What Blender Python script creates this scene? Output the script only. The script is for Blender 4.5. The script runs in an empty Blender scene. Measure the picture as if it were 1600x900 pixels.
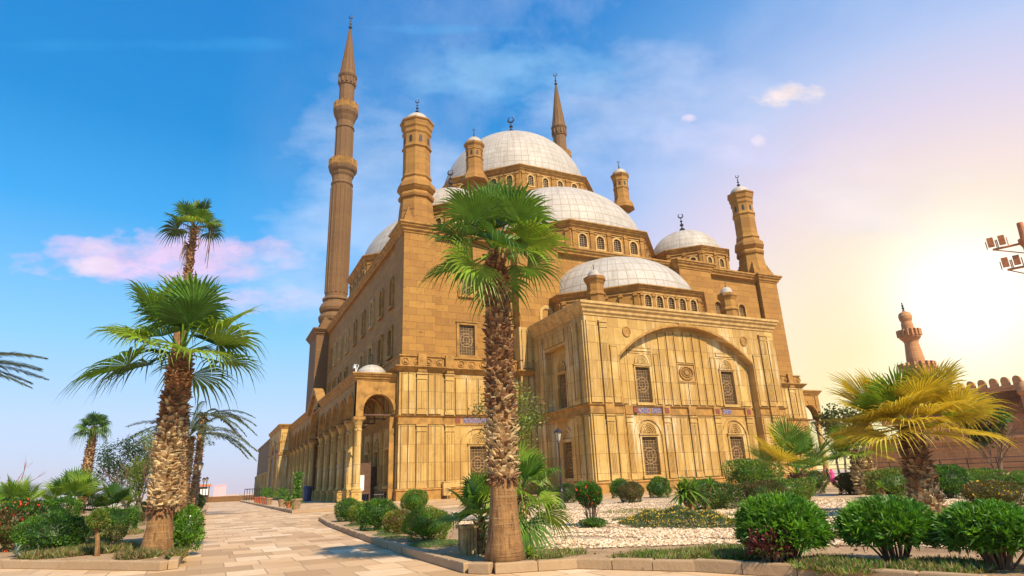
SKYN, SKYC, SUNE, EXPO, HAZE = .05, .62, 5.0, 0.56, 0.0002
HB = (-70, 260, -20, 330, -1.2, 121)
import bpy, math, random
import numpy as np
from mathutils import Vector, Matrix
from mathutils.geometry import tessellate_polygon
random.seed(7); RNG = np.random.default_rng(11)
SC = bpy.context.scene
COL = SC.collection
PI = math.pi
# ------------------------------------------------------------------ camera
RC = np.array([[0.90260164, -0.09863966, -0.41902327], [-0.42880401, -0.29174786, -0.85499141], [-0.03791308, 0.9513955, -0.30562918]])
FPX = 945.94; HC = 1.6
cam = bpy.data.cameras.new('camera'); camo = bpy.data.objects.new('camera', cam); COL.objects.link(camo)
Rm = Matrix([list(r) for r in RC]); q = Rm.to_quaternion()
camo.rotation_mode = 'QUATERNION'; camo.rotation_quaternion = q; camo.location = (0, 0, HC)
cam.sensor_width = 36; cam.lens = 36 * FPX / 1600; cam.clip_start = .1; cam.clip_end = 9000
SC.camera = camo
def wd(px, py):
    d = RC @ np.array([px - 800, -(py - 450), -FPX]); return d / np.linalg.norm(d)
def G(px, py, z=0.0):                      # the ground point seen at a pixel of the photograph
    d = wd(px, py); t = (z - HC) / d[2]; return d[0] * t, d[1] * t
def HT(px, py, x, y):                      # the height seen at a pixel above a ground point
    d = wd(px, py); t = math.hypot(x, y) / math.hypot(d[0], d[1]); return d[2] * t + HC
def PXM(x, y, z=2):                        # photo pixels per metre there
    c = RC.T @ np.array([x, y, z - HC]); return FPX / -c[2]
# ------------------------------------------------------------------ materials
def lin(r, g, b):
    f = lambda c: (c / 255 / 12.92) if c / 255 <= .04045 else ((c / 255 + .055) / 1.055) ** 2.4
    return (f(r), f(g), f(b), 1)
class NT:
    def __init__(s, tree): s.t = tree; s.n = tree.nodes; s.l = tree.links
    def add(s, typ, props=None, **ins):
        nd = s.n.new(typ)
        for k, v in (props or {}).items(): setattr(nd, k, v)
        for k, v in ins.items():
            key = int(k[1:]) if k[0] == '_' else k.replace('__', ' ')
            s.set(nd.inputs[key], v)
        return nd
    def set(s, sock, v):
        if isinstance(v, bpy.types.NodeSocket): s.l.new(v, sock)
        elif isinstance(v, bpy.types.Node): s.l.new(v.outputs[0], sock)
        else: sock.default_value = v
    def math(s, op, a, b=0.0, c=0.0, clamp=False):
        nd = s.n.new('ShaderNodeMath'); nd.operation = op; nd.use_clamp = clamp
        s.set(nd.inputs[0], a); s.set(nd.inputs[1], b); s.set(nd.inputs[2], c); return nd.outputs[0]
    def mix(s, f, a, b, mode='MIX'):
        nd = s.n.new('ShaderNodeMix'); nd.data_type = 'RGBA'; nd.blend_type = mode
        s.set(nd.inputs[0], f); s.set(nd.inputs[6], a); s.set(nd.inputs[7], b); return nd.outputs[2]
    def ramp(s, f, stops, interp='LINEAR'):
        nd = s.n.new('ShaderNodeValToRGB'); nd.color_ramp.interpolation = interp
        e = nd.color_ramp.elements
        while len(e) > 1: e.remove(e[-1])
        e[0].position = stops[0][0]; e[0].color = stops[0][1]
        for p, c in stops[1:]:
            x = e.new(p); x.color = c
        s.set(nd.inputs[0], f); return nd.outputs[0]
    def noise(s, vec, scale, detail=4, rough=.55):
        nd = s.add('ShaderNodeTexNoise', None, Vector=vec, Scale=scale, Detail=detail, Roughness=rough); return nd.outputs[0]
    def mapr(s, v, a, b, c=0.0, d=1.0):
        nd = s.n.new('ShaderNodeMapRange'); nd.clamp = True
        for i, x in enumerate((v, a, b, c, d)): s.set(nd.inputs[i], x)
        return nd.outputs[0]
W1 = (1, 1, 1, 1); BK = (0, 0, 0, 1)
def g4(v): return (v, v, v, 1)
def newmat(name):
    m = bpy.data.materials.new(name); m.use_nodes = True; t = NT(m.node_tree)
    bs = m.node_tree.nodes['Principled BSDF']; return m, t, bs
def simple(name, col, rough=.7, metal=0, var=.25, scale=6., bump=.2):
    m, t, bs = newmat(name)
    co = t.add('ShaderNodeTexCoord').outputs['Object']
    n = t.noise(co, scale)
    a = tuple(c * (1 - var) for c in col[:3]) + (1,); b = tuple(min(1, c * (1 + var)) for c in col[:3]) + (1,)
    t.set(bs.inputs['Base Color'], t.ramp(n, [(.3, a), (.7, b)]))
    bs.inputs['Roughness'].default_value = rough; bs.inputs['Metallic'].default_value = metal
    if bump: t.set(bs.inputs['Normal'], t.add('ShaderNodeBump', None, Strength=bump, Distance=.02, Height=t.noise(co, scale * 5)))
    return m
def wallvec(t):
    co = t.add('ShaderNodeTexCoord').outputs['Object']
    s = t.add('ShaderNodeSeparateXYZ', None, Vector=co)
    h = t.math('ADD', s.outputs[0], s.outputs[1])
    v = t.add('ShaderNodeCombineXYZ', None, X=h, Y=s.outputs[2], Z=0.0).outputs[0]
    return co, v, s, h
def stone(name, ca, cb, cc, mortar, bw, bh, streak=0., pit=1., stain=None):
    m, t, bs = newmat(name)
    co, v, s, h = wallvec(t)
    br = t.add('ShaderNodeTexBrick', {'offset': .5}, Vector=v, Color1=W1, Color2=BK, Mortar=g4(.5), Scale=1.0)
    br.inputs['Brick Width'].default_value = bw; br.inputs['Row Height'].default_value = bh
    br.inputs['Mortar Size'].default_value = .018; br.inputs['Mortar Smooth'].default_value = .3; br.inputs['Bias'].default_value = 0
    n1 = t.noise(co, .22, 5, .6); n2 = t.noise(co, 1.6, 5, .65); n3 = t.noise(co, 9, 4, .7)
    base = t.mix(t.mapr(n1, .38, .62), ca, cb)
    blk = t.math('MULTIPLY', t.add('ShaderNodeSeparateColor', None, Color=br.outputs[0]).outputs[0], .5)
    base = t.mix(t.math('MULTIPLY', blk, 1.15, 0, True), base, cc)
    base = t.mix(t.mapr(n2, .5, .75, 0, .5), base, cc)
    base = t.mix(t.mapr(n3, .55, .8, 0, .45), base, t.mix(.5, cc, mortar))
    if streak:
        sv = t.add('ShaderNodeCombineXYZ', None, X=t.math('MULTIPLY', h, 1.7), Y=t.math('MULTIPLY', s.outputs[2], .09), Z=0.0).outputs[0]
        sn = t.noise(sv, 1.0, 5, .7)
        big_ = t.mapr(t.noise(co, .16, 3, .5), .42, .6); base = t.mix(t.math('MULTIPLY', t.mapr(sn, .5, .62, 0, streak * 2.2), big_), base, stain or mortar)
        sv2 = t.add('ShaderNodeCombineXYZ', None, X=t.math('MULTIPLY', h, 2.3), Y=t.math('MULTIPLY', s.outputs[2], .12), Z=3.3).outputs[0]
        base = t.mix(t.mapr(t.noise(sv2, 1.0, 4, .6), .58, .72, 0, streak * .7), base, mortar)
    pv = t.noise(co, 3.4, 2, .5)
    pits = t.math('MULTIPLY', t.mapr(pv, .68, .72, 0, .6), pit)
    base = t.mix(pits, base, tuple(c * .35 for c in mortar[:3]) + (1,))
    col = t.mix(t.math('MULTIPLY', br.outputs[1], .8), base, mortar)
    t.set(bs.inputs['Base Color'], col); bs.inputs['Roughness'].default_value = .85
    hgt = t.math('SUBTRACT', t.math('MULTIPLY', n3, .5), t.math('ADD', br.outputs[1], t.math('MULTIPLY', pits, .6)))
    t.set(bs.inputs['Normal'], t.add('ShaderNodeBump', None, Strength=.5, Distance=.05, Height=hgt))
    return m
MT = {}
MT['upper'] = stone('limestone_blocks', (.385, .197, .036, 1), (.335, .16, .027, 1), (.215, .095, .018, 1), (.12, .05, .012, 1), 1.9, .85)
MT['marble'] = stone('alabaster_cladding', (.56, .375, .115, 1), (.45, .27, .065, 1), (.29, .15, .034, 1), (.15, .07, .02, 1), 1.3, 1.9, .36, .5, (.68, .56, .34, 1))
MT['dark'] = stone('brown_limestone', (.20, .105, .034, 1), (.16, .08, .026, 1), (.15, .075, .026, 1), (.09, .045, .018, 1), 1.4, .7)
MT['joint'] = simple('grimy_joints', (.13, .065, .018, 1), .9, 0, .3, 2, 0)  # darkens slab gaps and pilaster edges: grime plus painted-in shade
MT['trim'] = simple('carved_stone_trim', (.33, .17, .036, 1), .85, 0, .35, 1.3, .6)
MT['lighttrim'] = simple('pale_stone_trim', (.46, .29, .10, 1), .85, 0, .3, 1.5, .6)
MT['grille'] = simple('bronze_grille', (.27, .16, .06, 1), .6, .2, .3, 4, 0)
MT['pane'] = simple('dark_window', (.025, .02, .016, 1), .65, 0, .2, 3, 0)
MT['iron'] = simple('dark_iron', (.045, .04, .04, 1), .45, .6, .2, 8, 0)
MT['blue'] = None
def dome_mat():
    m, t, bs = newmat('lead_sheet_dome')
    co = t.add('ShaderNodeTexCoord').outputs['Object']; s = t.add('ShaderNodeSeparateXYZ', None, Vector=co)
    at = t.add('ShaderNodeAttribute', {'attribute_name': 'uvd'}); u = t.add('ShaderNodeSeparateXYZ', None, Vector=at.outputs['Vector'])
    def line(v, w):
        f = t.math('FRACT', v); d = t.math('MINIMUM', f, t.math('SUBTRACT', 1.0, f)); return t.math('SUBTRACT', 1.0, t.mapr(d, w * .4, w))
    l = t.math('MAXIMUM', line(u.outputs[0], .05), line(u.outputs[1], .06))
    n = t.noise(co, .5, 5, .65); n2 = t.noise(co, 3., 4, .6)
    cell = t.add('ShaderNodeTexWhiteNoise', None, Vector=t.add('ShaderNodeCombineXYZ', None, X=t.math('FLOOR', u.outputs[0]), Y=t.math('FLOOR', u.outputs[1]), Z=0.0))
    c = t.mix(t.mapr(n, .4, .65), (.46, .42, .36, 1), (.38, .335, .27, 1))
    c = t.mix(t.math('MULTIPLY', cell.outputs[0], .35), c, (.33, .31, .29, 1))
    c = t.mix(t.mapr(n2, .52, .72, 0, .6), c, (.30, .23, .15, 1))
    sv = t.add('ShaderNodeCombineXYZ', None, X=t.math('MULTIPLY', u.outputs[0], 1.3), Y=t.math('MULTIPLY', u.outputs[1], .16), Z=0.0).outputs[0]
    c = t.mix(t.mapr(t.noise(sv, 1., 4, .65), .52, .7, 0, .55), c, (.22, .18, .13, 1))
    c = t.mix(t.math('MULTIPLY', l, .7), c, (.25, .18, .11, 1))
    t.set(bs.inputs['Base Color'], c); bs.inputs['Roughness'].default_value = .6; bs.inputs['Metallic'].default_value = .0
    t.set(bs.inputs['Normal'], t.add('ShaderNodeBump', None, Strength=.4, Distance=.06, Height=t.math('ADD', l, t.math('MULTIPLY', n2, .3))))
    return m
MT['dome'] = dome_mat()
def blue_mat():
    m, t, bs = newmat('blue_inscription_band'); co, v, s, h = wallvec(t)
    w = t.add('ShaderNodeTexVoronoi', {'feature': 'DISTANCE_TO_EDGE'}, Vector=v, Scale=3.2)
    n = t.noise(v, 5, 4, .7)
    k = t.mapr(t.math('ADD', w.outputs[0], t.math('MULTIPLY', n, .25)), .12, .22)
    t.set(bs.inputs['Base Color'], t.mix(k, (.40, .25, .12, 1), (.10, .09, .19, 1))); bs.inputs['Roughness'].default_value = .6
    return m
MT['blue'] = blue_mat()
def flat(name, col, rough=.7, metal=0): return simple(name, col, rough, metal, .15, 5, 0)
MT['red'] = flat('red_stone', (.20, .05, .03, 1)); MT['white'] = flat('white_paint', (.75, .75, .72, 1), .5)
MT['wood'] = simple('dark_wood', (.10, .045, .02, 1), .6, 0, .4, 3, .3)
MT['globe'] = flat('white_glass_globe', (.8, .8, .78, 1), .15)
MT['terracotta'] = simple('terracotta', (.42, .10, .035, 1), .8, 0, .25, 6, .2)
MT['claypot'] = simple('grey_clay', (.28, .18, .10, 1), .85, 0, .3, 6, .2)
MT['soil'] = simple('pot_soil', (.06, .035, .02, 1), .95)
MT['navy'] = flat('navy_plastic', (.02, .04, .12, 1), .4)
MT['planks'] = simple('weathered_planks', (.36, .24, .10, 1), .85, 0, .4, 5, .5)
MT['rust'] = simple('rusty_lamp_head', (.48, .16, .05, 1), .6, .1, .3, 5, .2)  # rust orange brightened to paint in the lens flare's warm wash
MT['pinkwall'] = flat('pink_render', (.66, .38, .40, 1), .9); MT['beige'] = flat('beige_render', (.52, .42, .36, 1), .9)
MT['redrock'] = stone('reddish_fortress_stone', (.56, .27, .11, 1), (.50, .235, .09, 1), (.38, .17, .06, 1), (.22, .09, .04, 1), 1.2, .6, .2)
MT['gold'] = flat('gilded_metal', (.55, .38, .10, 1), .35, .8)
def leafmat(name, col, trans=.35, rough=.45, var=.35):
    m, t, bs = newmat(name)
    co = t.add('ShaderNodeTexCoord').outputs['Object']; n = t.noise(co, 2.5, 3, .6)
    a = tuple(c * (1 - var) for c in col[:3]) + (1,); b = tuple(min(1, c * (1 + var)) for c in col[:3]) + (1,)
    c = t.ramp(n, [(.35, a), (.65, b)])
    t.set(bs.inputs['Base Color'], c); bs.inputs['Roughness'].default_value = rough
    tr = t.add('ShaderNodeBsdfTranslucent', None, Color=t.mix(.5, c, (col[0] * 1.6, col[1] * 1.4, col[2] * .5, 1)))
    mx = t.add('ShaderNodeMixShader', None, _0=trans, _1=bs.outputs[0], _2=tr.outputs[0])
    t.set(m.node_tree.nodes['Material Output'].inputs[0], mx.outputs[0]); return m
for k, c in dict(fan=(.095, .20, .018), fan2=(.19, .30, .025), fan3=(.50, .38, .03), fandark=(.045, .11, .016), date=(.085, .12, .05), date2=(.13, .15, .07), box=(.055, .15, .010), box2=(.115, .24, .012), box3=(.035, .09, .010), yel=(.30, .30, .02), yel2=(.17, .22, .02), ole=(.08, .21, .012), ole2=(.14, .32, .015), ole3=(.045, .13, .010), olive=(.075, .10, .02), olive2=(.12, .13, .025), rustleaf=(.14, .085, .02), maroon=(.10, .012, .02), maroon2=(.17, .03, .035), pale=(.25, .30, .24), agave=(.20, .27, .22), grass=(.11, .15, .03), grass2=(.20, .20, .05), cover=(.07, .13, .07), treed=(.03, .06, .02), treel=(.13, .19, .025), dry=(.32, .22, .10)).items():
    MT[k] = leafmat('leaf_' + k, c + (1,))
MT['flower'] = flat('red_petals', (.75, .06, .015, 1)); MT['flowery'] = flat('yellow_petals', (.75, .45, .02, 1)); MT['flowero'] = flat('orange_petals', (.8, .2, .02, 1))
MT['flowerw'] = flat('white_petals', (.75, .75, .65, 1))
def barkmat():
    m, t, bs = newmat('fissured_palm_bark'); co = t.add('ShaderNodeTexCoord').outputs['Object']
    mp = t.add('ShaderNodeMapping', None, Vector=co); mp.inputs['Scale'].default_value = (9, 9, 1.1); mq = t.add('ShaderNodeMapping', None, Vector=co); mq.inputs['Scale'].default_value = (1.2, 1.2, 22)
    a = t.noise(mp.outputs[0], 1.4, 6, .7); b = t.noise(mq.outputs[0], 1.0, 4, .7); n = t.noise(co, 3, 5, .65)
    c = t.mix(t.mapr(n, .4, .62), (.33, .175, .06, 1), (.20, .095, .03, 1)); c = t.mix(t.mapr(a, .5, .62, 0, .8), c, (.10, .045, .016, 1)); c = t.mix(t.mapr(b, .55, .7, 0, .5), c, (.40, .27, .13, 1))
    t.set(bs.inputs['Base Color'], c); bs.inputs['Roughness'].default_value = .95
    t.set(bs.inputs['Normal'], t.add('ShaderNodeBump', None, Strength=1., Distance=.06, Height=t.math('SUBTRACT', t.math('MULTIPLY', b, .5), a))); return m
MT['bark'] = barkmat()
MT['stubdark'] = simple('brown_leaf_stubs', (.17, .075, .028, 1), .85, 0, .6, 4, .5)
MT['stubpale'] = simple('pale_leaf_stubs', (.46, .33, .16, 1), .85, 0, .5, 4, .5)
MT['stubmid'] = simple('tan_leaf_stubs', (.32, .19, .08, 1), .85, 0, .5, 4, .5)
MT['twig'] = simple('twig_bark', (.16, .10, .06, 1), .9, 0, .3, 6, .3); MT['twigred'] = simple('bare_red_twigs', (.26, .11, .07, 1), .9, 0, .3, 6, .2)
MT['skin'] = flat('skin', (.35, .18, .11, 1), .6); MT['pinkcloth'] = flat('pink_cloth', (.70, .05, .25, 1), .9); MT['darkcloth'] = flat('dark_cloth', (.03, .03, .045, 1), .9)
# ------------------------------------------------------------------ object helpers
def setp(o, label=None, cat=None, group=None, kind=None):
    if label: o['label'] = label
    if cat: o['category'] = cat
    if group: o['group'] = group
    if kind: o['kind'] = kind
    return o
def thing(name, label, cat, loc=(0, 0, 0), group=None, rz=0):
    o = bpy.data.objects.new(name, None); COL.objects.link(o); o.location = loc; o.rotation_euler = (0, 0, rz); o.empty_display_size = .2
    return setp(o, label, cat, group)
ABS = {}
def absloc(p):
    v = Vector((0, 0, 0))
    while p: v = v + p.location; p = p.parent
    return v
def copy_tree(o, parent=None):
    c = o.copy(); COL.objects.link(c)
    if parent: c.parent = parent
    for ch in [x for x in bpy.data.objects if x.parent == o]: copy_tree(ch, c)
    return c
def npmesh(name, V, F, mats, midx=None, parent=None, smooth=False, world=True):
    me = bpy.data.meshes.new(name); V = np.asarray(V, dtype=np.float32); F = np.asarray(F, dtype=np.int32); k = F.shape[1]
    if parent and world: V = V - np.array(absloc(parent), dtype=np.float32)
    me.vertices.add(len(V)); me.vertices.foreach_set('co', V.ravel())
    me.loops.add(F.size); me.loops.foreach_set('vertex_index', F.ravel())
    me.polygons.add(len(F)); me.polygons.foreach_set('loop_start', np.arange(0, F.size, k, dtype=np.int32)); me.polygons.foreach_set('loop_total', np.full(len(F), k, dtype=np.int32))
    for m in mats: me.materials.append(m)
    if midx is not None: me.polygons.foreach_set('material_index', np.asarray(midx, dtype=np.int32))
    me.polygons.foreach_set('use_smooth', np.full(len(F), smooth, dtype=bool))
    me.update(calc_edges=True); me.validate()
    o = bpy.data.objects.new(name, me); COL.objects.link(o)
    if parent: o.parent = parent
    return o
class Fr:                                   # a wall's own frame: a along it, b up, c out of it
    def __init__(s, o, u, n): s.o = Vector(o); s.u = Vector(u).normalized(); s.n = Vector(n).normalized()
    def p(s, a, b, c=0): return tuple(s.o + s.u * a + Vector((0, 0, b)) + s.n * c)
class MB:
    def __init__(s): s.v = []; s.f = []; s.m = []; s.uv = None; s.mi = 0; s.sm = False
    def quad(s, *pts):
        i = len(s.v); s.v += [tuple(p) for p in pts]; s.f.append(tuple(range(i, i + len(pts)))); s.m.append(s.mi)
    def box(s, x0, x1, y0, y1, z0, z1, base=None):
        s.slab(Fr((0, y0, 0), (1, 0, 0), (0, 1, 0)), x0, x1, z0, z1, 0, y1 - y0, True)
    def slab(s, F, a0, a1, b0, b1, c0, c1, back=False, top=1., b0s=None):
        i = len(s.v); s.v += [F.p(a, b, c) for c in (c0, c1) for b in (b0, b1) for a in (a0, a1)]
        fs = [(4, 5, 7, 6), (0, 4, 6, 2), (1, 3, 7, 5), (2, 6, 7, 3), (0, 1, 5, 4)] + ([(0, 2, 3, 1)] if back else [])
        for f in fs: s.f.append(tuple(i + k for k in f)); s.m.append(s.mi)
    def plate(s, F, outer, holes=(), c=0, rev=.4, edge=0):
        loops = [outer] + list(holes); i = len(s.v); flatl = [p for l in loops for p in l]
        s.v += [F.p(a, b, c) for a, b in flatl]
        for t in tessellate_polygon([[Vector((a, b, 0)) for a, b in l] for l in loops]): s.f.append(tuple(i + k for k in t)); s.m.append(s.mi)
        for h in holes: s.rim(F, h, c, c - rev)
        if edge: s.rim(F, outer, c, c - edge)
    def rim(s, F, loop, c0, c1, closed=True):
        n = len(loop)
        for k in range(n if closed else n - 1):
            (a, b), (a2, b2) = loop[k], loop[(k + 1) % n]
            s.quad(F.p(a, b, c0), F.p(a2, b2, c0), F.p(a2, b2, c1), F.p(a, b, c1))
    def ring(s, F, o, i, c0, c1, closed=True):   # flat band between two equal-count outlines, proud from c0 to c1
        n = len(o)
        for k in range(n if closed else n - 1):
            k2 = (k + 1) % n
            s.quad(F.p(*o[k], c1), F.p(*o[k2], c1), F.p(*i[k2], c1), F.p(*i[k], c1))
            s.quad(F.p(*o[k], c0), F.p(*o[k2], c0), F.p(*o[k2], c1), F.p(*o[k], c1))
            s.quad(F.p(*i[k], c0), F.p(*i[k2], c0), F.p(*i[k2], c1), F.p(*i[k], c1))
    def lathe(s, cx, cy, prof, n=24, ph=0., cap=True, sx=1, sy=1):
        i = len(s.v)
        for r, z in prof:
            for k in range(n):
                a = ph + 2 * PI * k / n; s.v.append((cx + r * math.cos(a) * sx, cy + r * math.sin(a) * sy, z))
        for j in range(len(prof) - 1):
            for k in range(n):
                k2 = (k + 1) % n; s.f.append((i + j * n + k, i + j * n + k2, i + (j + 1) * n + k2, i + (j + 1) * n + k)); s.m.append(s.mi)
        if cap:
            s.f.append(tuple(i + (len(prof) - 1) * n + k for k in range(n))); s.m.append(s.mi)
            s.f.append(tuple(i + k for k in range(n - 1, -1, -1))); s.m.append(s.mi)
    def tube(s, pts, rads, n=6):
        i = len(s.v); pts = [Vector(p) for p in pts]
        for j, p in enumerate(pts):
            d = (pts[min(j + 1, len(pts) - 1)] - pts[max(j - 1, 0)]).normalized()
            a = d.cross(Vector((0, 0, 1)) if abs(d.z) < .9 else Vector((1, 0, 0))).normalized(); b = d.cross(a)
            r = rads[j] if hasattr(rads, '__len__') else rads
            for k in range(n):
                t = 2 * PI * k / n; s.v.append(tuple(p + a * (r * math.cos(t)) + b * (r * math.sin(t))))
        for j in range(len(pts) - 1):
            for k in range(n):
                k2 = (k + 1) % n; s.f.append((i + j * n + k, i + j * n + k2, i + (j + 1) * n + k2, i + (j + 1) * n + k)); s.m.append(s.mi)
        s.f.append(tuple(i + k for k in range(n))); s.m.append(s.mi); s.f.append(tuple(i + (len(pts) - 1) * n + k for k in range(n))); s.m.append(s.mi)
    def sweep(s, path, prof, closed=True, z0=0.):   # path runs counter-clockwise, profile = (outward, z)
        n = len(path); P = [Vector((p[0], p[1])) for p in path]; off = []
        for k in range(n):
            d1 = (P[k] - P[k - 1]).normalized() if (k > 0 or closed) else (P[1] - P[0]).normalized()
            d2 = (P[(k + 1) % n] - P[k]).normalized() if (k < n - 1 or closed) else d1
            n1 = Vector((d1.y, -d1.x)); n2 = Vector((d2.y, -d2.x)); m = (n1 + n2); m = m / max(1e-6, 1 + n1.dot(n2)); off.append(m)
        i = len(s.v)
        for r, z in prof:
            for k in range(n): s.v.append((P[k].x + off[k].x * r, P[k].y + off[k].y * r, z0 + z))
        for j in range(len(prof) - 1):
            for k in range(n if closed else n - 1):
                k2 = (k + 1) % n; s.f.append((i + j * n + k, i + j * n + k2, i + (j + 1) * n + k2, i + (j + 1) * n + k)); s.m.append(s.mi)
        if not closed:
            for k in (0, n - 1): s.f.append(tuple(i + j * n + k for j in range(len(prof)))); s.m.append(s.mi)
    def build(s, name, mats, parent=None, smooth=False):
        if not isinstance(mats, (list, tuple)): mats = [mats]
        me = bpy.data.meshes.new(name); o3 = absloc(parent) if parent else Vector((0, 0, 0))
        me.from_pydata([(v[0] - o3.x, v[1] - o3.y, v[2] - o3.z) for v in s.v], [], s.f)
        for m in mats: me.materials.append(m)
        if len(mats) > 1: me.polygons.foreach_set('material_index', s.m)
        if smooth: me.polygons.foreach_set('use_smooth', [True] * len(s.f))
        me.update()
        o = bpy.data.objects.new(name, me); COL.objects.link(o)
        if parent: o.parent = parent
        return o
def arch(ac, hw, b0, sp, rise=None, n=10, power=2.0):   # outline: rectangle with an arched head
    rise = hw if rise is None else rise
    pts = [(ac - hw, b0), (ac + hw, b0)]
    for k in range(n + 1):
        t = PI * k / n; pts.append((ac + hw * math.cos(t), sp + rise * abs(math.sin(t)) ** (2 / power)))
    return pts
def rect(a0, a1, b0, b1): return [(a0, b0), (a1, b0), (a1, b1), (a0, b1)]
def dome(name, parent, cx, cy, z0, a, h, nu, nv, extra=None):
    N = nu * 2 if nu < 40 else nu; K = nv * 2; V = []; UV = []; Fc = []
    for j in range(K + 1):
        e = PI / 2 * j / K
        for k in range(N + 1):
            t = 2 * PI * k / N; V.append((cx + a * math.cos(e) * math.cos(t), cy + a * math.cos(e) * math.sin(t), z0 + h * math.sin(e))); UV.append((k / N * nu, j / K * nv, 0))
    for j in range(K):
        for k in range(N): i = j * (N + 1) + k; Fc.append((i, i + 1, i + N + 2, i + N + 1))
    o = npmesh(name, V, Fc, [MT['dome']], None, parent, True)
    at = o.data.attributes.new('uvd', 'FLOAT_VECTOR', 'POINT')
    at.data.foreach_set('vector', np.array(UV, dtype=np.float32).ravel()[:len(o.data.vertices) * 3])
    return o
def finial(parent, x, y, z0, H, r, crescent=True, name='finial'):
    m = MB(); s = H
    m.lathe(x, y, [(r * .9, z0 - .1), (r * .45, z0 + .04 * s), (r * .9, z0 + .10 * s), (r * 1.5, z0 + .17 * s), (r * .9, z0 + .25 * s), (r * .3, z0 + .29 * s), (r * .3, z0 + .34 * s), (r * .9, z0 + .39 * s), (r * .95, z0 + .43 * s), (r * .3, z0 + .49 * s), (r * .25, z0 + .55 * s), (r * .7, z0 + .59 * s), (r * .2, z0 + .65 * s), (r * .15, z0 + .74 * s)], 10)
    cz = z0 + .86 * s; R = .10 * s; pts = []
    for k in range(15):
        t = -PI / 2 + (k - 7) / 7 * 2.8; pts.append((x + R * math.cos(t) * .8 - R * math.sin(t) * 0, y - R * math.cos(t) * .6, cz + R * math.sin(t)))
    m.tube(pts, [.012 * s + .022 * s * math.sin(PI * k / 14) for k in range(15)], 5)
    return m.build(name, MT['iron'], parent)
# ================================================================== the great mosque
CX, CY = 49.4, 98.2
MQ = thing('mosque', 'great domed mosque of golden stone with two pencil minarets and stepped pale lead domes', 'mosque', (CX, CY, .2))
PB = .2
def cprof(h, out):      # a stepped cornice h tall reaching out
    return [(0, 0), (.12 * out, .0), (.15 * out, .12 * h), (.4 * out, .25 * h), (.45 * out, .42 * h), (.75 * out, .58 * h), (.8 * out, .72 * h), (out, .8 * h), (out, .97 * h), (.9 * out, h), (-.3, h + .02)]
def grille(F, ac, hw, b0, b1, top=None, sp=None, c=-.18, parent=None, fine=True):
    m = MB(); t = .034; w = 2 * hw; H = (top or b1) - b0
    nx = max(3, round(w / .34)) if fine else 3; nz = max(4, round(H / .34)) if fine else 6
    def lim(a):            # top of the opening at a
        if top is None: return b1
        x = min(1, abs(a - ac) / hw); return sp + (top - sp) * math.sqrt(max(0, 1 - x * x))
    for k in range(nx + 1):
        a = ac - hw + w * k / nx; m.slab(F, a - t, a + t, b0, lim(min(max(a, ac - hw + .02), ac + hw - .02)), c - .05, c)
    for k in range(nz + 1):
        b = b0 + H * k / nz
        if top is None or b <= sp: x = hw
        else: x = hw * math.sqrt(max(0, 1 - ((b - sp) / (top - sp)) ** 2))
        if x > .05: m.slab(F, ac - x, ac + x, b - t, b + t, c - .045, c + .005)
    if fine:
        bc = (b0 + (sp or b1)) / 2
        for R, wd_ in ((hw * .78, .08), (hw * .42, .07)):
            n = 20; o = [(ac + (R + wd_) * math.cos(2 * PI * k / n), bc + (R + wd_) * math.sin(2 * PI * k / n)) for k in range(n)]; i = [(ac + (R - .02) * math.cos(2 * PI * k / n), bc + (R - .02) * math.sin(2 * PI * k / n)) for k in range(n)]
            m.ring(F, o, i, c - .05, c + .03)
        for k in range(nx):
            for j in range(nz):
                a = ac - hw + w * (k + .5) / nx; b = b0 + H * (j + .5) / nz
                if top and b > sp: continue
                s_ = .5 * w / nx * .4; m.quad(F.p(a - s_, b, c - .01), F.p(a, b - s_, c - .01), F.p(a + s_, b, c - .01), F.p(a, b + s_, c - .01))
    return m.build('grille', MT['grille'], parent)
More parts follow.
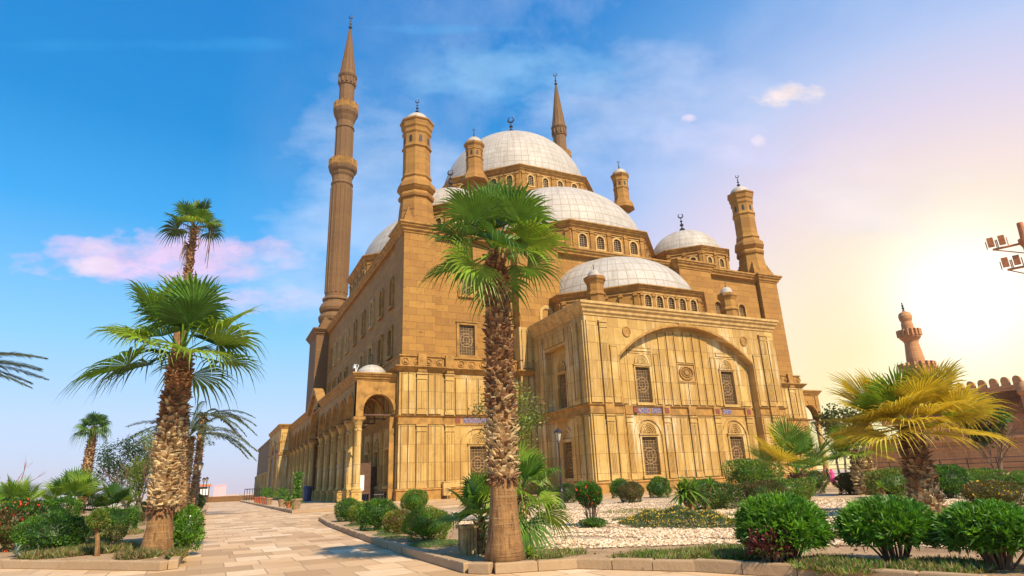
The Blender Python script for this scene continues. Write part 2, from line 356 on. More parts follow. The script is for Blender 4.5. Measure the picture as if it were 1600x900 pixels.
def window(F, ac, hw, b0, b1, kind='rect', fm='trim', fw=.28, proud=.14, fine=True, depth=.4, big=None, gp=True):
    """pane sheet (the window part) with its frame and grille below it; returns the outline of the hole to cut"""
    if kind == 'rect': hole = rect(ac - hw, ac + hw, b0, b1); sp = b1; top = None
    else: sp = b1 - hw * (1.05 if kind == 'arch' else .7); hole = arch(ac, hw, b0, sp, b1 - sp); top = b1
    m = MB(); m.plate(F, [(a, b) for a, b in hole], (), -depth + .02); w = m.build('window', MT['pane'], MQ)
    f = MB(); f.ring(F, [(ac + (a - ac) * (1 + fw / hw), b0 - fw * .6 + (b - b0) * (1 + fw * 1.5 / (b1 - b0))) for a, b in hole], hole, 0, proud)
    f.slab(F, ac - hw - fw * 1.4, ac + hw + fw * 1.4, b0 - fw * .6 - .22, b0 - fw * .6 + .003, 0, proud + .12)
    if kind == 'rect': f.slab(F, ac - hw - fw * 1.3, ac + hw + fw * 1.3, b1 + fw * .9, b1 + fw * .9 + .16, 0, proud + .1)
    if big:                              # tympanum of shell arches above a square window
        r = big
        for R, wdt, pr in ((r, .16, .16), (r * .8, .1, .10), (r * .6, .09, .12), (r * .4, .08, .10), (r * .2, .08, .13)):
            n = 12; zz = b1 + .38
            f.ring(F, [(ac + R * math.cos(PI * k / n), zz + R * 1.15 * math.sin(PI * k / n)) for k in range(n + 1)], [(ac + (R - wdt) * math.cos(PI * k / n), zz + (R - wdt) * 1.15 * math.sin(PI * k / n)) for k in range(n + 1)], 0, pr, False)
        for k in range(1, 8):
            t = PI * k / 8; f.quad(F.p(ac + .2 * r * math.cos(t - .06), zz + .23 * r * math.sin(t - .06), .07), F.p(ac + .9 * r * math.cos(t - .03), zz + r * math.sin(t - .03), .07), F.p(ac + .9 * r * math.cos(t + .03), zz + r * math.sin(t + .03), .07), F.p(ac + .2 * r * math.cos(t + .06), zz + .23 * r * math.sin(t + .06), .07))
    f.build('frame', MT[fm], w)
    if gp: grille(F, ac, hw, b0, b1, top, sp, -depth * .45, w, fine)
    return hole
def pil(m, F, a0, a1, b0, b1, pr=.18, flutes=3):        # a fluted pilaster with base and capital
    m.mi = 1; m.quad(F.p(a0 - .09, b0, .007), F.p(a1 + .09, b0, .007), F.p(a1 + .09, b1, .007), F.p(a0 - .09, b1, .007)); m.mi = 0  # wider dark quad paints the shadow along the pilaster's edges
    m.slab(F, a0, a1, b0 + .35, b1 - .75, 0, pr); w = (a1 - a0)
    m.slab(F, a0 - .07, a1 + .07, b0, b0 + .35, 0, pr + .08)
    m.slab(F, a0 - .06, a1 + .06, b1 - .75, b1 - .62, 0, pr + .08); m.slab(F, a0 - .02, a1 + .02, b1 - .62, b1 - .2, 0, pr + .03); m.slab(F, a0 - .1, a1 + .1, b1 - .2, b1, 0, pr + .12)
    for k in range(flutes):
        c = a0 + w * (k + 1) / (flutes + 1); m.slab(F, c - w * .06, c + w * .06, b0 + .6, b1 - .95, pr, pr + .05)
def slabs(m, F, a0, a1, b0, b1, n, pr=.09, g=.05):       # raised flat slabs over a dark sheet: joint dirt plus painted gap shade
    w = (a1 - a0) / n
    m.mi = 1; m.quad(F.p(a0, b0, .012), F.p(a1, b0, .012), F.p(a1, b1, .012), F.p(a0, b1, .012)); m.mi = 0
    for k in range(n):
        x0 = a0 + k * w + g; x1 = a0 + (k + 1) * w - g; y0, y1 = b0 + g, b1 - g
        o = rect(x0, x1, y0, y1); i = rect(x0 + .09, x1 - .09, y0 + .09, y1 - .09)
        m.slab(F, x0, x1, y0, y1, 0, pr)
        if w > .7: m.ring(F, o, i, pr - .01, pr + .045)
# ---- upper storey (plain limestone)
ZL, ZU = 15.6, 31.0
FT = lambda y: Fr((0, y, 0), (1, 0, 0), (0, -1, 0))
FW = lambda x: Fr((x, 0, 0), (0, 1, 0), (-1, 0, 0))
FE = lambda x: Fr((x, 0, 0), (0, 1, 0), (1, 0, 0))
FB = lambda y: Fr((0, y, 0), (1, 0, 0), (0, 1, 0))
mir = lambda x: 98.8 - x
w = MB(); holes = {22.1: [], 65.6: [], 38.9: []}
Fm = FT(66.6)
for x in (26.3, 31.2): holes[22.1] += [window(Fm, x, .62, 23.9, 26.8, 'arch', fw=.3), window(Fm, x, 1.0, 16.3, 20.0, 'rect', fw=.32)]
for x in (67.6, 72.5): holes[65.6] += [window(Fm, x, .62, 23.9, 26.8, 'arch', fw=.3), window(Fm, x, 1.0, 16.3, 20.0, 'rect', fw=.32)]
w.plate(Fm, rect(22.1, 32.8, ZL, ZU), holes[22.1]); w.plate(Fm, rect(65.6, 76.4, ZL, ZU), holes[65.6]); w.plate(Fm, rect(38.9, 59.5, ZL, ZU))
w.slab(FT(66.6), 32.8, 38.9, ZL, ZU, 0, 1.5); w.slab(FT(66.6), 59.5, 65.6, ZL, ZU, 0, 1.5)
west = []
YW = [72.6, 77.9, 83.4, 88.9, 94.9, 101.3, 106.9, 112.3, 117.4]
for y in YW: west += [window(FW(18.6), y, .6, 23.4, 27.0, 'arch', fw=.3, fm='lighttrim' if y in (83.4, 101.3, 106.9, 112.3) else 'trim', proud=.25)]
for y in YW[:4] + YW[5:]: west += [window(FW(18.6), y, .85, 17., 20.2, 'rect', fw=.3, proud=.25, fm='lighttrim' if y in (83.4, 88.9) else 'trim')]
w.plate(FW(18.6), rect(70, 121.6, ZL, ZU), west)
w.plate(FE(mir(18.6)), rect(70, 121.6, ZL, ZU)); w.plate(FB(130.2), rect(25, 73.8, 5, ZU))
w.quad((18.2, 66, ZU), (mir(18.2), 66, ZU), (mir(18.2), 130.2, ZU), (18.2, 130.2, ZU))
w.build('upper_wall', MT['upper'], MQ)
for s in (0, 1):
    m = MB(); a, b = (18.2, 22.1) if not s else (mir(22.1), mir(18.2)); m.box(a, b, 66, 70, ZL - .5, ZU); m.build('corner_tower', MT['upper'], MQ)
outl = [(18.2, 66), (22.1, 66), (22.1, 66.6), (32.8, 66.6), (32.8, 65.1), (38.9, 65.1), (38.9, 66.6), (59.5, 66.6), (59.5, 65.1), (65.6, 65.1), (65.6, 66.6), (mir(22.1), 66.6), (mir(22.1), 66), (mir(18.2), 66), (mir(18.2), 70), (mir(18.6), 70), (mir(18.6), 130.2), (18.6, 130.2), (18.6, 70), (18.2, 70)]
m = MB(); m.sweep(outl, cprof(1.25, .75), True, 30.9)
for k in range(150):                      # dentils under the front and west cornice
    pass
m.build('cornice', MT['trim'], MQ)
# ---- lower storey (alabaster) of the main front
lo = [(17.7, 65.2), (22.7, 65.2), (22.7, 65.5), (32.5, 65.5), (32.5, 64.8), (66.3, 64.8), (66.3, 65.5), (mir(22.7), 65.5), (mir(22.7), 65.2), (mir(17.7), 65.2), (mir(17.7), 126), (17.7, 126)]
FL = FT(65.5); m = MB()
lw = [window(FL, x, 1.0, 1.8, 5.65, 'rect', fw=.22, big=1.05, fm='marble') for x in (27.0, 71.8)]
m.plate(FL, rect(22.7, 32.5, PB, 13.9), lw[:1]); m.plate(FL, rect(66.3, mir(22.7), PB, 13.9), lw[1:])
for x0, x1 in ((17.7, 22.7), (mir(22.7), mir(17.7))): m.slab(FT(65.5), x0, x1, PB, 13.9, 0, .3)
m.slab(FT(66.4), 32.5, 34.4, PB, 19.8, 0, 1.65); m.slab(FT(66.4), 62.4, 66.3, PB, 13.9, 0, 1.6)
m.plate(FE(mir(17.7)), rect(65.2, 126, PB, 13.9))
wl = [window(FW(17.7), 69.5 + 5.1 * k, 1.0, 1.8, 5.65, 'rect', fw=.2, big=1.0, fm='marble') for k in range(11)]
wl += [window(FW(17.7), 69.5 + 5.1 * k, .8, 9.6, 11.8, 'arch', fw=.2, fm='marble', fine=False) for k in (0, 2, 4, 6, 8, 10)]
m.plate(FW(17.7), rect(65.2, 126, PB, 13.9), wl)
def frontpanels(m, X):                    # X mirrors x where needed
    def P(a, b): return (min(X(a), X(b)), max(X(a), X(b)))
    for b0, b1 in ((1.35, 8.0), (9.1, 13.7)):
        F2 = FT(65.2)
        pil(m, F2, *P(19.7, 20.8), b0, b1); slabs(m, F2, *P(17.95, 19.5), b0, b1, 2); slabs(m, F2, *P(21.0, 22.55), b0, b1, 2)
        pil(m, FL, *P(23.1, 24.1), b0, b1); pil(m, FL, *P(30.2, 31.2), b0, b1); slabs(m, FL, *P(31.4, 32.4), b0, b1, 1)
    slabs(m, FL, *P(24.3, 30.0), 9.1, 13.4, 4)
    o = arch(27.0 if X(0) == 0 else 71.8, 2.15, 1.35, 5.65, 2.2); i = arch(27.0 if X(0) == 0 else 71.8, 1.9, 1.35, 5.65, 1.95); m.ring(FL, o, i, 0, .13)
frontpanels(m, lambda a: a); frontpanels(m, mir)
slabs(m, FT(64.75), 32.75, 34.1, 1.4, 8, 2); slabs(m, FT(64.75), 32.75, 34.1, 9.1, 13.7, 2); slabs(m, FT(64.75), 32.75, 34.1, 14.6, 19.5, 2)
for k in range(12): pil(m, FW(17.7), 66.6 + 5.1 * k, 67.3 + 5.1 * k, 1.35, 8); pil(m, FW(17.7), 66.6 + 5.1 * k, 67.3 + 5.1 * k, 9.1, 13.7)
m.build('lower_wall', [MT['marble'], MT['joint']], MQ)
m = MB()
west_open = lo[:10]
m.sweep(lo, cprof(.65, .6), True, 13.75); m.sweep(lo, [(0, 0), (.1, 0), (.1, .12), (.02, .15), (.02, .78), (.12, .82), (.24, .95), (0, 1.0)], True, 8.02)
m.sweep(lo, [(0, 0), (.12, 0), (.12, 1.0), (.22, 1.05), (.2, 1.2), (0, 1.25)], True, PB - .05)
m.sweep(lo, [(-.1, 0), (-.1, 1.1), (.05, 1.15), (.05, 1.3), (-.7, 1.34)], True, 14.4)
for x in [18.4 + 1.35 * k for k in range(11)] + [67.2 + 1.35 * k for k in range(11)]:     # rosettes on the parapet
    y = 65.2 if x < 22.7 or x > mir(22.7) else 65.5
    if 32.3 < x < 66.6: continue
    F2 = FT(y + .1); n = 12
    for R, r_, pr in ((.42, .32, .10), (.18, .0, .14)): m.ring(F2, [(x + R * math.cos(2 * PI * k / n), 15.0 + R * math.sin(2 * PI * k / n)) for k in range(n)], [(x + r_ * math.cos(2 * PI * k / n), 15.0 + r_ * math.sin(2 * PI * k / n)) for k in range(n)], 0, pr)
for x in (20.25, 23.6, 30.7, mir(20.25), mir(23.6), mir(30.7)): m.slab(FT(65.25 if x < 22.7 or x > 76.1 else 65.55), x - .5, x + .5, 13.75, 15.8, 0, .42)
m.build('string_course', MT['trim'], MQ)
m = MB()
for x0, x1 in ((25.2, 28.8), (70, 73.6)): m.slab(FL, x0, x1, 8.2, 8.8, 0, .06)
m.build('inscription_band', MT['blue'], MQ)
m = MB()
for x in (24.6, 69.4, 74.2, 29.4): m.slab(FL, x - .3, x + .3, 8.2, 8.8, 0, .08); 
m.build('marble_square', MT['red'], MQ)
# ---- the projecting front bay with the great arch
WY, WX0, WX1, WT = 53.0, 34.35, 62.3, 18.5; AC = 48.3; AH = 9.75; AS = 14.1; RD = .9
Fw = FT(WY); Fr_ = FT(WY + RD)
seg = []; R = (AH ** 2 + 4.0 ** 2) / 8.0; th = math.asin(AH / R)
for k in range(25):
    t = th - 2 * th * k / 24; seg.append((AC + R * math.sin(t), AS + 4.0 - R + R * math.cos(t)))
big = [(AC - AH, PB + .01), (AC + AH, PB + .01)] + seg
m = MB()
m.plate(Fw, [(WX0, PB), (AC - AH, PB)] + [p for p in reversed(seg)] + [(AC + AH, PB), (WX1, PB), (WX1, WT), (WX0, WT)], ())
m.rim(Fw, big[1:] + big[:1], 0, -RD, False)
hol = [window(Fr_, x, 1.02, 1.8, 5.7, 'rect', fw=.2, big=1.05, fm='marble') for x in (42.05, 54.45)] + [window(Fr_, x, .98, 9.35, 13.25, 'rect', fw=.16, big=1.0, fm='marble') for x in (42.05, 54.45)]
m.plate(Fr_, big, hol)
Fs = FW(WX0); Fs2 = FW(WX0 + RD); up = rect(57.2, 62.2, 9.05, 16.1); lw_ = rect(57.2, 62.2, PB + .01, 8.0)
m.plate(Fs, rect(WY, 66.4, PB, WT), [up, lw_], 0, RD)
sh = [window(Fs2, 59.75, .95, 9.35, 13.2, 'rect', fw=.16, big=.95, fm='marble'), window(Fs2, 59.4, .98, 1.8, 5.6, 'rect', fw=.18, big=1.0, fm='marble')]
m.plate(Fs2, up, sh[:1]); m.plate(Fs2, lw_, sh[1:])
m.plate(FE(WX1), rect(WY, 66.4, PB, WT))
m.quad((WX0, WY, WT), (WX1, WY, WT), (WX1, 66.6, WT), (WX0, 66.6, WT))
for b0, b1 in ((1.4, 7.95), (9.1, 17.9)):
    pil(m, Fw, 36.15, 37.05, b0, b1, .2, 4); slabs(m, Fw, 34.5, 35.95, b0, b1, 1); slabs(m, Fw, 37.3, 38.35, b0, b1 - (2.6 if b1 > 10 else 0), 1)
    pil(m, Fw, 59.7, 60.8, b0, b1, .2, 4); slabs(m, Fw, 58.2, 59.5, b0, b1 - (2.6 if b1 > 10 else 0), 1); slabs(m, Fw, 61.0, 62.2, b0, b1, 1)
    pil(m, Fs, 54.5, 55.3, b0, b1, .2, 3); slabs(m, Fs, 53.2, 54.2, b0, b1, 1); slabs(m, Fs, 55.6, 57.0, b0, b1, 2); slabs(m, Fs, 62.4, 64.4, b0, b1, 2)
slabs(m, Fs, 57.2, 62.2, 16.4, 17.9, 4)
for a0, a1 in ((39.25, 40.05), (44.25, 45.1), (47.9, 48.8), (51.6, 52.5), (56.5, 57.35)): pil(m, Fr_, a0, a1, 1.4, 7.95, .16, 4)
slabs(m, Fr_, 45.3, 47.7, 1.4, 7.9, 2); slabs(m, Fr_, 49.0, 51.4, 1.4, 7.9, 2)
for xc in (42.05, 54.45): m.ring(Fr_, arch(xc, 2.0, 1.4, 5.6, 2.2), arch(xc, 1.72, 1.4, 5.6, 1.92), 0, .13)
def archz(a): return AS + 4.0 - R + math.sqrt(max(0, R * R - (a - AC) ** 2)) - .3
xs = [44.6, 45.8, 46.95, 48.3, 49.65, 50.8, 52.0]
for k in range(len(xs) - 1):
    a0, a1 = xs[k] + .06, xs[k + 1] - .06; zt = min(archz(a0), archz(a1)); lowb = 9.15
    for bb in ([(9.15, 11.7), (14.0, zt)] if 46.9 < (a0 + a1) / 2 < 49.7 else [(9.15, zt)]): slabs(m, Fr_, a0, a1, bb[0], bb[1], 1, .08, .02)
for a0, a1, b0, b1 in ((38.8, 39.9, 9.15, 14.4), (43.75, 44.5, 9.15, 14.9), (52.1, 52.9, 9.15, 14.9), (56.2, 57.7, 9.15, 14.2), (40.2, 43.6, 15.0, 15.5), (53.1, 56.1, 15.0, 15.5)): slabs(m, Fr_, a0, a1, b0, b1, 1, .07, .04)
for xc in (41.9, 54.6): m.ring(Fr_, rect(xc - 1.75, xc + 1.75, 9.12, 14.95), rect(xc - 1.55, xc + 1.55, 9.12, 14.8), 0, .07)
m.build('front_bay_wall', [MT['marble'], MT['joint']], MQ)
m = MB()
m.ring(Fw, [(AC + (a - AC) * 1.02, AS + (b - AS) * 1.06 + .06) for a, b in seg], seg, 0, .06, False)
m.slab(Fw, AC - AH - .2, AC - AH, PB, AS + .02, 0, .06); m.slab(Fw, AC + AH, AC + AH + .2, PB, AS + .02, 0, .06)
m.build('archivolt', MT['trim'], MQ); m = MB()
n = 20; m.ring(Fr_, rect(46.95, 49.65, 11.75, 13.95), [(48.3 + 1.2 * (-1 if k in (0, 3) else 1), 12.85 + .95 * (-1 if k < 2 else 1)) for k in range(4)], 0, .12)
m.build('oculus_surround', MT['trim'], MQ); m = MB()
for Rr, r2, pr in ((.95, .78, .16), (.6, .5, .12), (.3, .0, .14)): m.ring(Fr_, [(48.3 + Rr * 1.1 * math.cos(2 * PI * k / n), 12.85 + .85 * Rr * math.sin(2 * PI * k / n)) for k in range(n)], [(48.3 + r2 * 1.1 * math.cos(2 * PI * k / n), 12.85 + .85 * r2 * math.sin(2 * PI * k / n)) for k in range(n)], 0, pr)
for k in range(12):
    t = 2 * PI * k / 12; m.quad(*[Fr_.p(48.3 + 1.1 * rr * math.cos(t + s_), 12.85 + .85 * rr * math.sin(t + s_), .09) for rr, s_ in ((.25, .0), (.5, -.14), (.76, 0), (.5, .14))])
m.build('oculus_frame', MT['trim'], MQ)
for x in (39.75, 57.1):
    m = MB()
    for Rr, r2, pr in ((.55, .42, .12), (.42, .0, .06)): m.ring(Fw, [(x + Rr * math.cos(2 * PI * k / n), 16.95 + Rr * 1.1 * math.sin(2 * PI * k / n)) for k in range(n)], [(x + r2 * math.cos(2 * PI * k / n), 16.95 + r2 * 1.1 * math.sin(2 * PI * k / n)) for k in range(n)], 0, pr)
    m.build('carved_medallion', MT['trim'], MQ)
m = MB(); n = 16; m.plate(Fr_, [(48.3 + .9 * math.cos(2 * PI * k / n), 12.85 + .7 * math.sin(2 * PI * k / n)) for k in range(n)], (), .03); m.build('oculus', MT['grille'], MQ)
wp = [(WX0, 66.4), (WX0, WY), (WX1, WY), (WX1, 66.4)]
m = MB(); m.sweep(wp, cprof(1.45, .7), False, 18.45); m.build('cornice', MT['lighttrim'], MQ)
m = MB(); band = [(0, 0), (.08, 0), (.1, .14), (.02, .16), (.02, .78), (.12, .82), (.22, .95), (0, 1.0)]
m.sweep([(WX0, 66.4), (WX0, WY), (AC - AH, WY)], band, False, 8.02); m.sweep([(AC + AH, WY), (WX1, WY), (WX1, 66.4)], band, False, 8.02)
m.sweep([(AC - AH, WY + RD), (AC + AH, WY + RD)], band, False, 8.02)
m.sweep([(WX0 + RD, 62.2), (WX0 + RD, 57.2)], band, False, 8.02)
for p in ([(WX0, 66.4), (WX0, 62.3)], [(WX0, 57.1), (WX0, WY), (AC - AH, WY)], [(AC + AH, WY), (WX1, WY), (WX1, 66.4)], [(AC - AH, WY + RD), (AC + AH, WY + RD)]): m.sweep(p, [(0, 0), (.15, 0), (.15, .95), (.25, 1.0), (.22, 1.15), (0, 1.2)], False, PB - .03)
for a0, a1 in ((39.25, 40.05), (44.25, 45.1), (47.9, 48.8), (51.6, 52.5), (56.5, 57.35)): m.slab(Fr_, a0 - .1, a1 + .1, 8.03, 9.0, 0, .26)
for a0, a1 in ((36.15, 37.05), (59.7, 60.8)): m.slab(Fw, a0 - .1, a1 + .1, 8.03, 9.0, 0, .28)
for k in range(9): m.slab(FT(WY + RD - .15), 39.3 + k * 2.05, 40.6 + k * 2.05, .45, 1.0, 0, .06)
m.slab(Fw, 47.2, 49.4, 18.05, 18.42, 0, .12)
m.build('string_course', MT['trim'], MQ)
for F2, a0, a1 in ((Fr_, 40.9, 42.5), (Fr_, 42.75, 44.1), (Fr_, 53.0, 54.4), (FW(WX0 + RD), 57.9, 61.5)):
    m = MB(); m.slab(F2, a0, a1, 8.2, 8.78, 0, .08); m.build('inscription_band', MT['blue'], MQ)
m = MB()
for a in (40.5, 44.68, 52.05, 56.9): m.slab(Fr_, a - .28, a + .28, 8.22, 8.78, 0, .3)
m.build('marble_square', MT['red'], MQ)
m = MB(); F2 = FT(66.6); m.ring(F2, arch(36.6, .95, 18.6, 22.0, 1.0), arch(36.6, .6, 18.6, 21.9, .65), 0, 1.62); m.build('niche_frame', MT['lighttrim'], MQ)
# ---- drums and domes
def octa(cx, cy, ap, ph=0.): return [(cx + ap / math.cos(PI / 8) * math.cos(PI / 8 + k * PI / 4 + ph), cy + ap / math.cos(PI / 8) * math.sin(PI / 8 + k * PI / 4 + ph)) for k in range(8)]
def drum(cx, cy, ap, z0, zw0, zw1, zc, nwin, ww, dn, da, dh, nu, nv, hc=.9, out=.7, fine=False, faces=range(8), fin=None, pilw=.5):
    base = MB(); P = octa(cx, cy, ap)
    d = None
    wins = []
    for k in range(8):
        p, q_ = Vector((*P[k], 0)), Vector((*P[(k + 1) % 8], 0)); u = (q_ - p).normalized(); nrm = Vector((u.y, -u.x, 0)); L = (q_ - p).length
        F = Fr(p, u, nrm); hs = []
        if nrm.y < .8 and k in faces:
            for j in range(nwin):
                a = L * (j + .5 + (.0)) / nwin; a = L * .5 + (a - L * .5) * .92
                hs.append(arch(a, ww / 2, zw0, zw1 - ww * .5, ww * .5)); wins.append((F, a))
        base.plate(F, rect(0, L, z0, zc + .1), hs, 0, .3)
        for j in range(nwin + 1):
            a = L * .5 + (L * j / nwin - L * .5) * .92
            base.slab(F, a - pilw / 2, a + pilw / 2, z0, zc - .2, 0, .16); base.slab(F, a - pilw / 2 - .08, a + pilw / 2 + .08, zc - .75, zc - .55, 0, .26)
    o = base.build('drum', MT['upper'], MQ)
    c = MB(); c.sweep(P, cprof(hc, out), True, zc - .1); c.sweep(P, [(0, 0), (.14, 0), (.14, .14), (0, .18)], True, zc - .45)
    c.quad(*[(x, y, zc + hc - .12) for x, y in octa(cx, cy, ap - .2)]); c.build('cornice', MT['trim'], o)
    for F, a in wins:
        f = MB(); s_ = .24 if ww > .8 else .17; f.ring(F, arch(a, ww / 2 + s_, zw0 - s_, zw1 - ww * .5 + .0, ww * .5 + s_), arch(a, ww / 2, zw0, zw1 - ww * .5, ww * .5), 0, .1)
        f.slab(F, a - ww / 2 - s_ * 1.5, a + ww / 2 + s_ * 1.5, zw1 + s_, zw1 + s_ + .1, 0, .14)
        wo = f.build('window', MT['lighttrim'], MQ)
        g = MB(); g.plate(F, arch(a, ww / 2, zw0, zw1 - ww * .5, ww * .5), (), -.28); g.build('pane', MT['pane'], wo)
        grille(F, a, ww / 2, zw0, zw1, zw1, zw1 - ww * .5, -.1, wo, False)
    D = dome(dn, MQ, cx, cy, zc + hc - .15, da, dh, nu, nv)
    m = MB(); m.lathe(cx, cy, [(da + .02, zc + hc - .2), (da + .14, zc + hc - .12), (da + .12, zc + hc + .15), (da - .02, zc + hc + .2)], 64, 0, False); m.build('dome_curb', MT['trim'], D)
    if fin: finial(D, cx, cy, zc + hc + dh - .3, fin[0], fin[1])
    return D
m = MB(); m.box(CX - 15.2, CX + 15.2, CY - 15.2, CY + 15.2, ZU - .1, 48.6); m.sweep([(CX - 15.2, CY - 15.2), (CX + 15.2, CY - 15.2), (CX + 15.2, CY + 15.2), (CX - 15.2, CY + 15.2)], cprof(.8, .6), True, 48.2); m.build('central_block', MT['upper'], MQ)
drum(CX, CY, 15.4, 48.5, 50.2, 52.2, 53.0, 4, 1.0, 'main_dome', 14.5, 14.9, 72, 20, fin=(6.2, .62), faces=(3, 4, 5, 6, 7))
for dx, dy in ((0, -14.6), (-14.6, 0), (14.6, 0)):
    drum(CX + dx, CY + dy, 15.6, ZU, 33.3, 35.3, 36.3, 4, 1.25, 'half_dome', 15.0, 11.9, 72, 14, faces=(5, 6, 7) if dy else (3, 4, 5))
drum(49.45, 68.0, 11.7, WT, 21.0, 22.75, 23.3, 5, .95, 'half_dome', 11.0, 7.4, 56, 8, hc=.75, out=.6, faces=(5, 6, 7), pilw=.4)
for sx in (-1, 1):
    drum(CX + sx * 21.7, 75.7, 6.6, ZU, 33.9, 35.3, 36.5, 2, .85, 'corner_dome', 6.05, 5.3, 36, 8, hc=.75, out=.5, fin=(4.0, .36), faces=(3, 4, 5, 6, 7))
    drum(CX + sx * 21.7, 120.7, 6.6, ZU, 33.9, 35.3, 36.5, 2, .85, 'corner_dome', 6.05, 5.3, 36, 8, hc=.75, out=.5, fin=(4.0, .36), faces=())
# ---- corner turrets, roof turrets, little bay turrets
def turret(cx, cy, S, z0, prof, wz0, wz1, dr, zdome, finH, finr, steps=True, name='corner_turret'):
    m = MB(); m.lathe(cx, cy, prof, 8, PI / 8)
    if steps:
        for k in range(6):
            h = S - .06 - k * .14; m.box(cx - h, cx + h, cy - h, cy + h, z0 + k * .42, z0 + (k + 1) * .42 + .01)
    o = m.build(name, MT['upper'], MQ)
    r = next(p[0] for p in reversed(prof) if p[1] <= wz0) * math.cos(PI / 8)
    g = MB()
    for k in range(8):
        t = k * PI / 4; F = Fr((cx + r * math.cos(t), cy + r * math.sin(t), 0), (-math.sin(t), math.cos(t), 0), (math.cos(t), math.sin(t), 0)); h = (wz1 - wz0); g.plate(F, arch(0, h * .21, wz0, wz1 - h * .3, h * .3), (), .012)
    g.build('opening', MT['pane'], o)
    d = dome('turret_dome', o, cx, cy, zdome, dr, dr * .9, 16, 4); finial(o, cx, cy, zdome + dr * .87, finH, finr)
for cx in (20.35, mir(20.35)):
    P = [(2.35, 32.1), (2.3, 33.4), (2.1, 35.6), (2.0, 36.2), (2.25, 36.3), (2.35, 36.6), (2.2, 36.9), (2.0, 37.1), (2.25, 37.35), (2.5, 37.7), (2.4, 38.3), (2.0, 38.8), (1.85, 39.1), (2.0, 39.3), (1.95, 39.6), (1.8, 39.7), (1.78, 43.4), (1.97, 43.6), (1.95, 43.8), (1.8, 43.95), (1.78, 45.5), (1.95, 45.8), (1.95, 46.1), (1.85, 46.2), (1.9, 46.4), (2.05, 46.6), (2.15, 47.3), (2.3, 47.45), (2.3, 47.65), (1.6, 47.9)]
    turret(cx, 68.4, 2.3, 32.15, P, 44.2, 45.2, 1.65, 47.75, 2.5, .2)
for cx in (34.6, 64.2):
    for cy in (82.9,):
        P = [(2.2, 48.9), (2.1, 49.6), (1.7, 50.3), (1.5, 50.7), (1.42, 51.1), (1.4, 52.9), (1.52, 53.0), (1.52, 53.15), (1.4, 53.25), (1.4, 54.5), (1.5, 54.6), (1.45, 54.8), (1.5, 55.2), (1.75, 55.6), (1.8, 55.9), (1.3, 56.2)]
        turret(cx, cy, 2, 48.9, P, 53.45, 54.3, 1.35, 56.1, 1.9, .13, False, 'roof_turret')
for cx in (38.2, 58.7):
    P = [(1.05, 19.6), (1.05, 21.6), (1.2, 21.75), (1.15, 22.0), (.98, 22.1), (.98, 23.0), (1.15, 23.4), (1.3, 23.6), (1.3, 23.95), (.8, 24.1)]
    m = MB(); m.lathe(cx, 56.0, P, 8, PI / 8); o = m.build('bay_turret', MT['upper'], MQ); dome('turret_dome', o, cx, 56.0, 24.0, .8, 1.0, 10, 3); finial(o, cx, 56.0, 24.9, .8, .08)
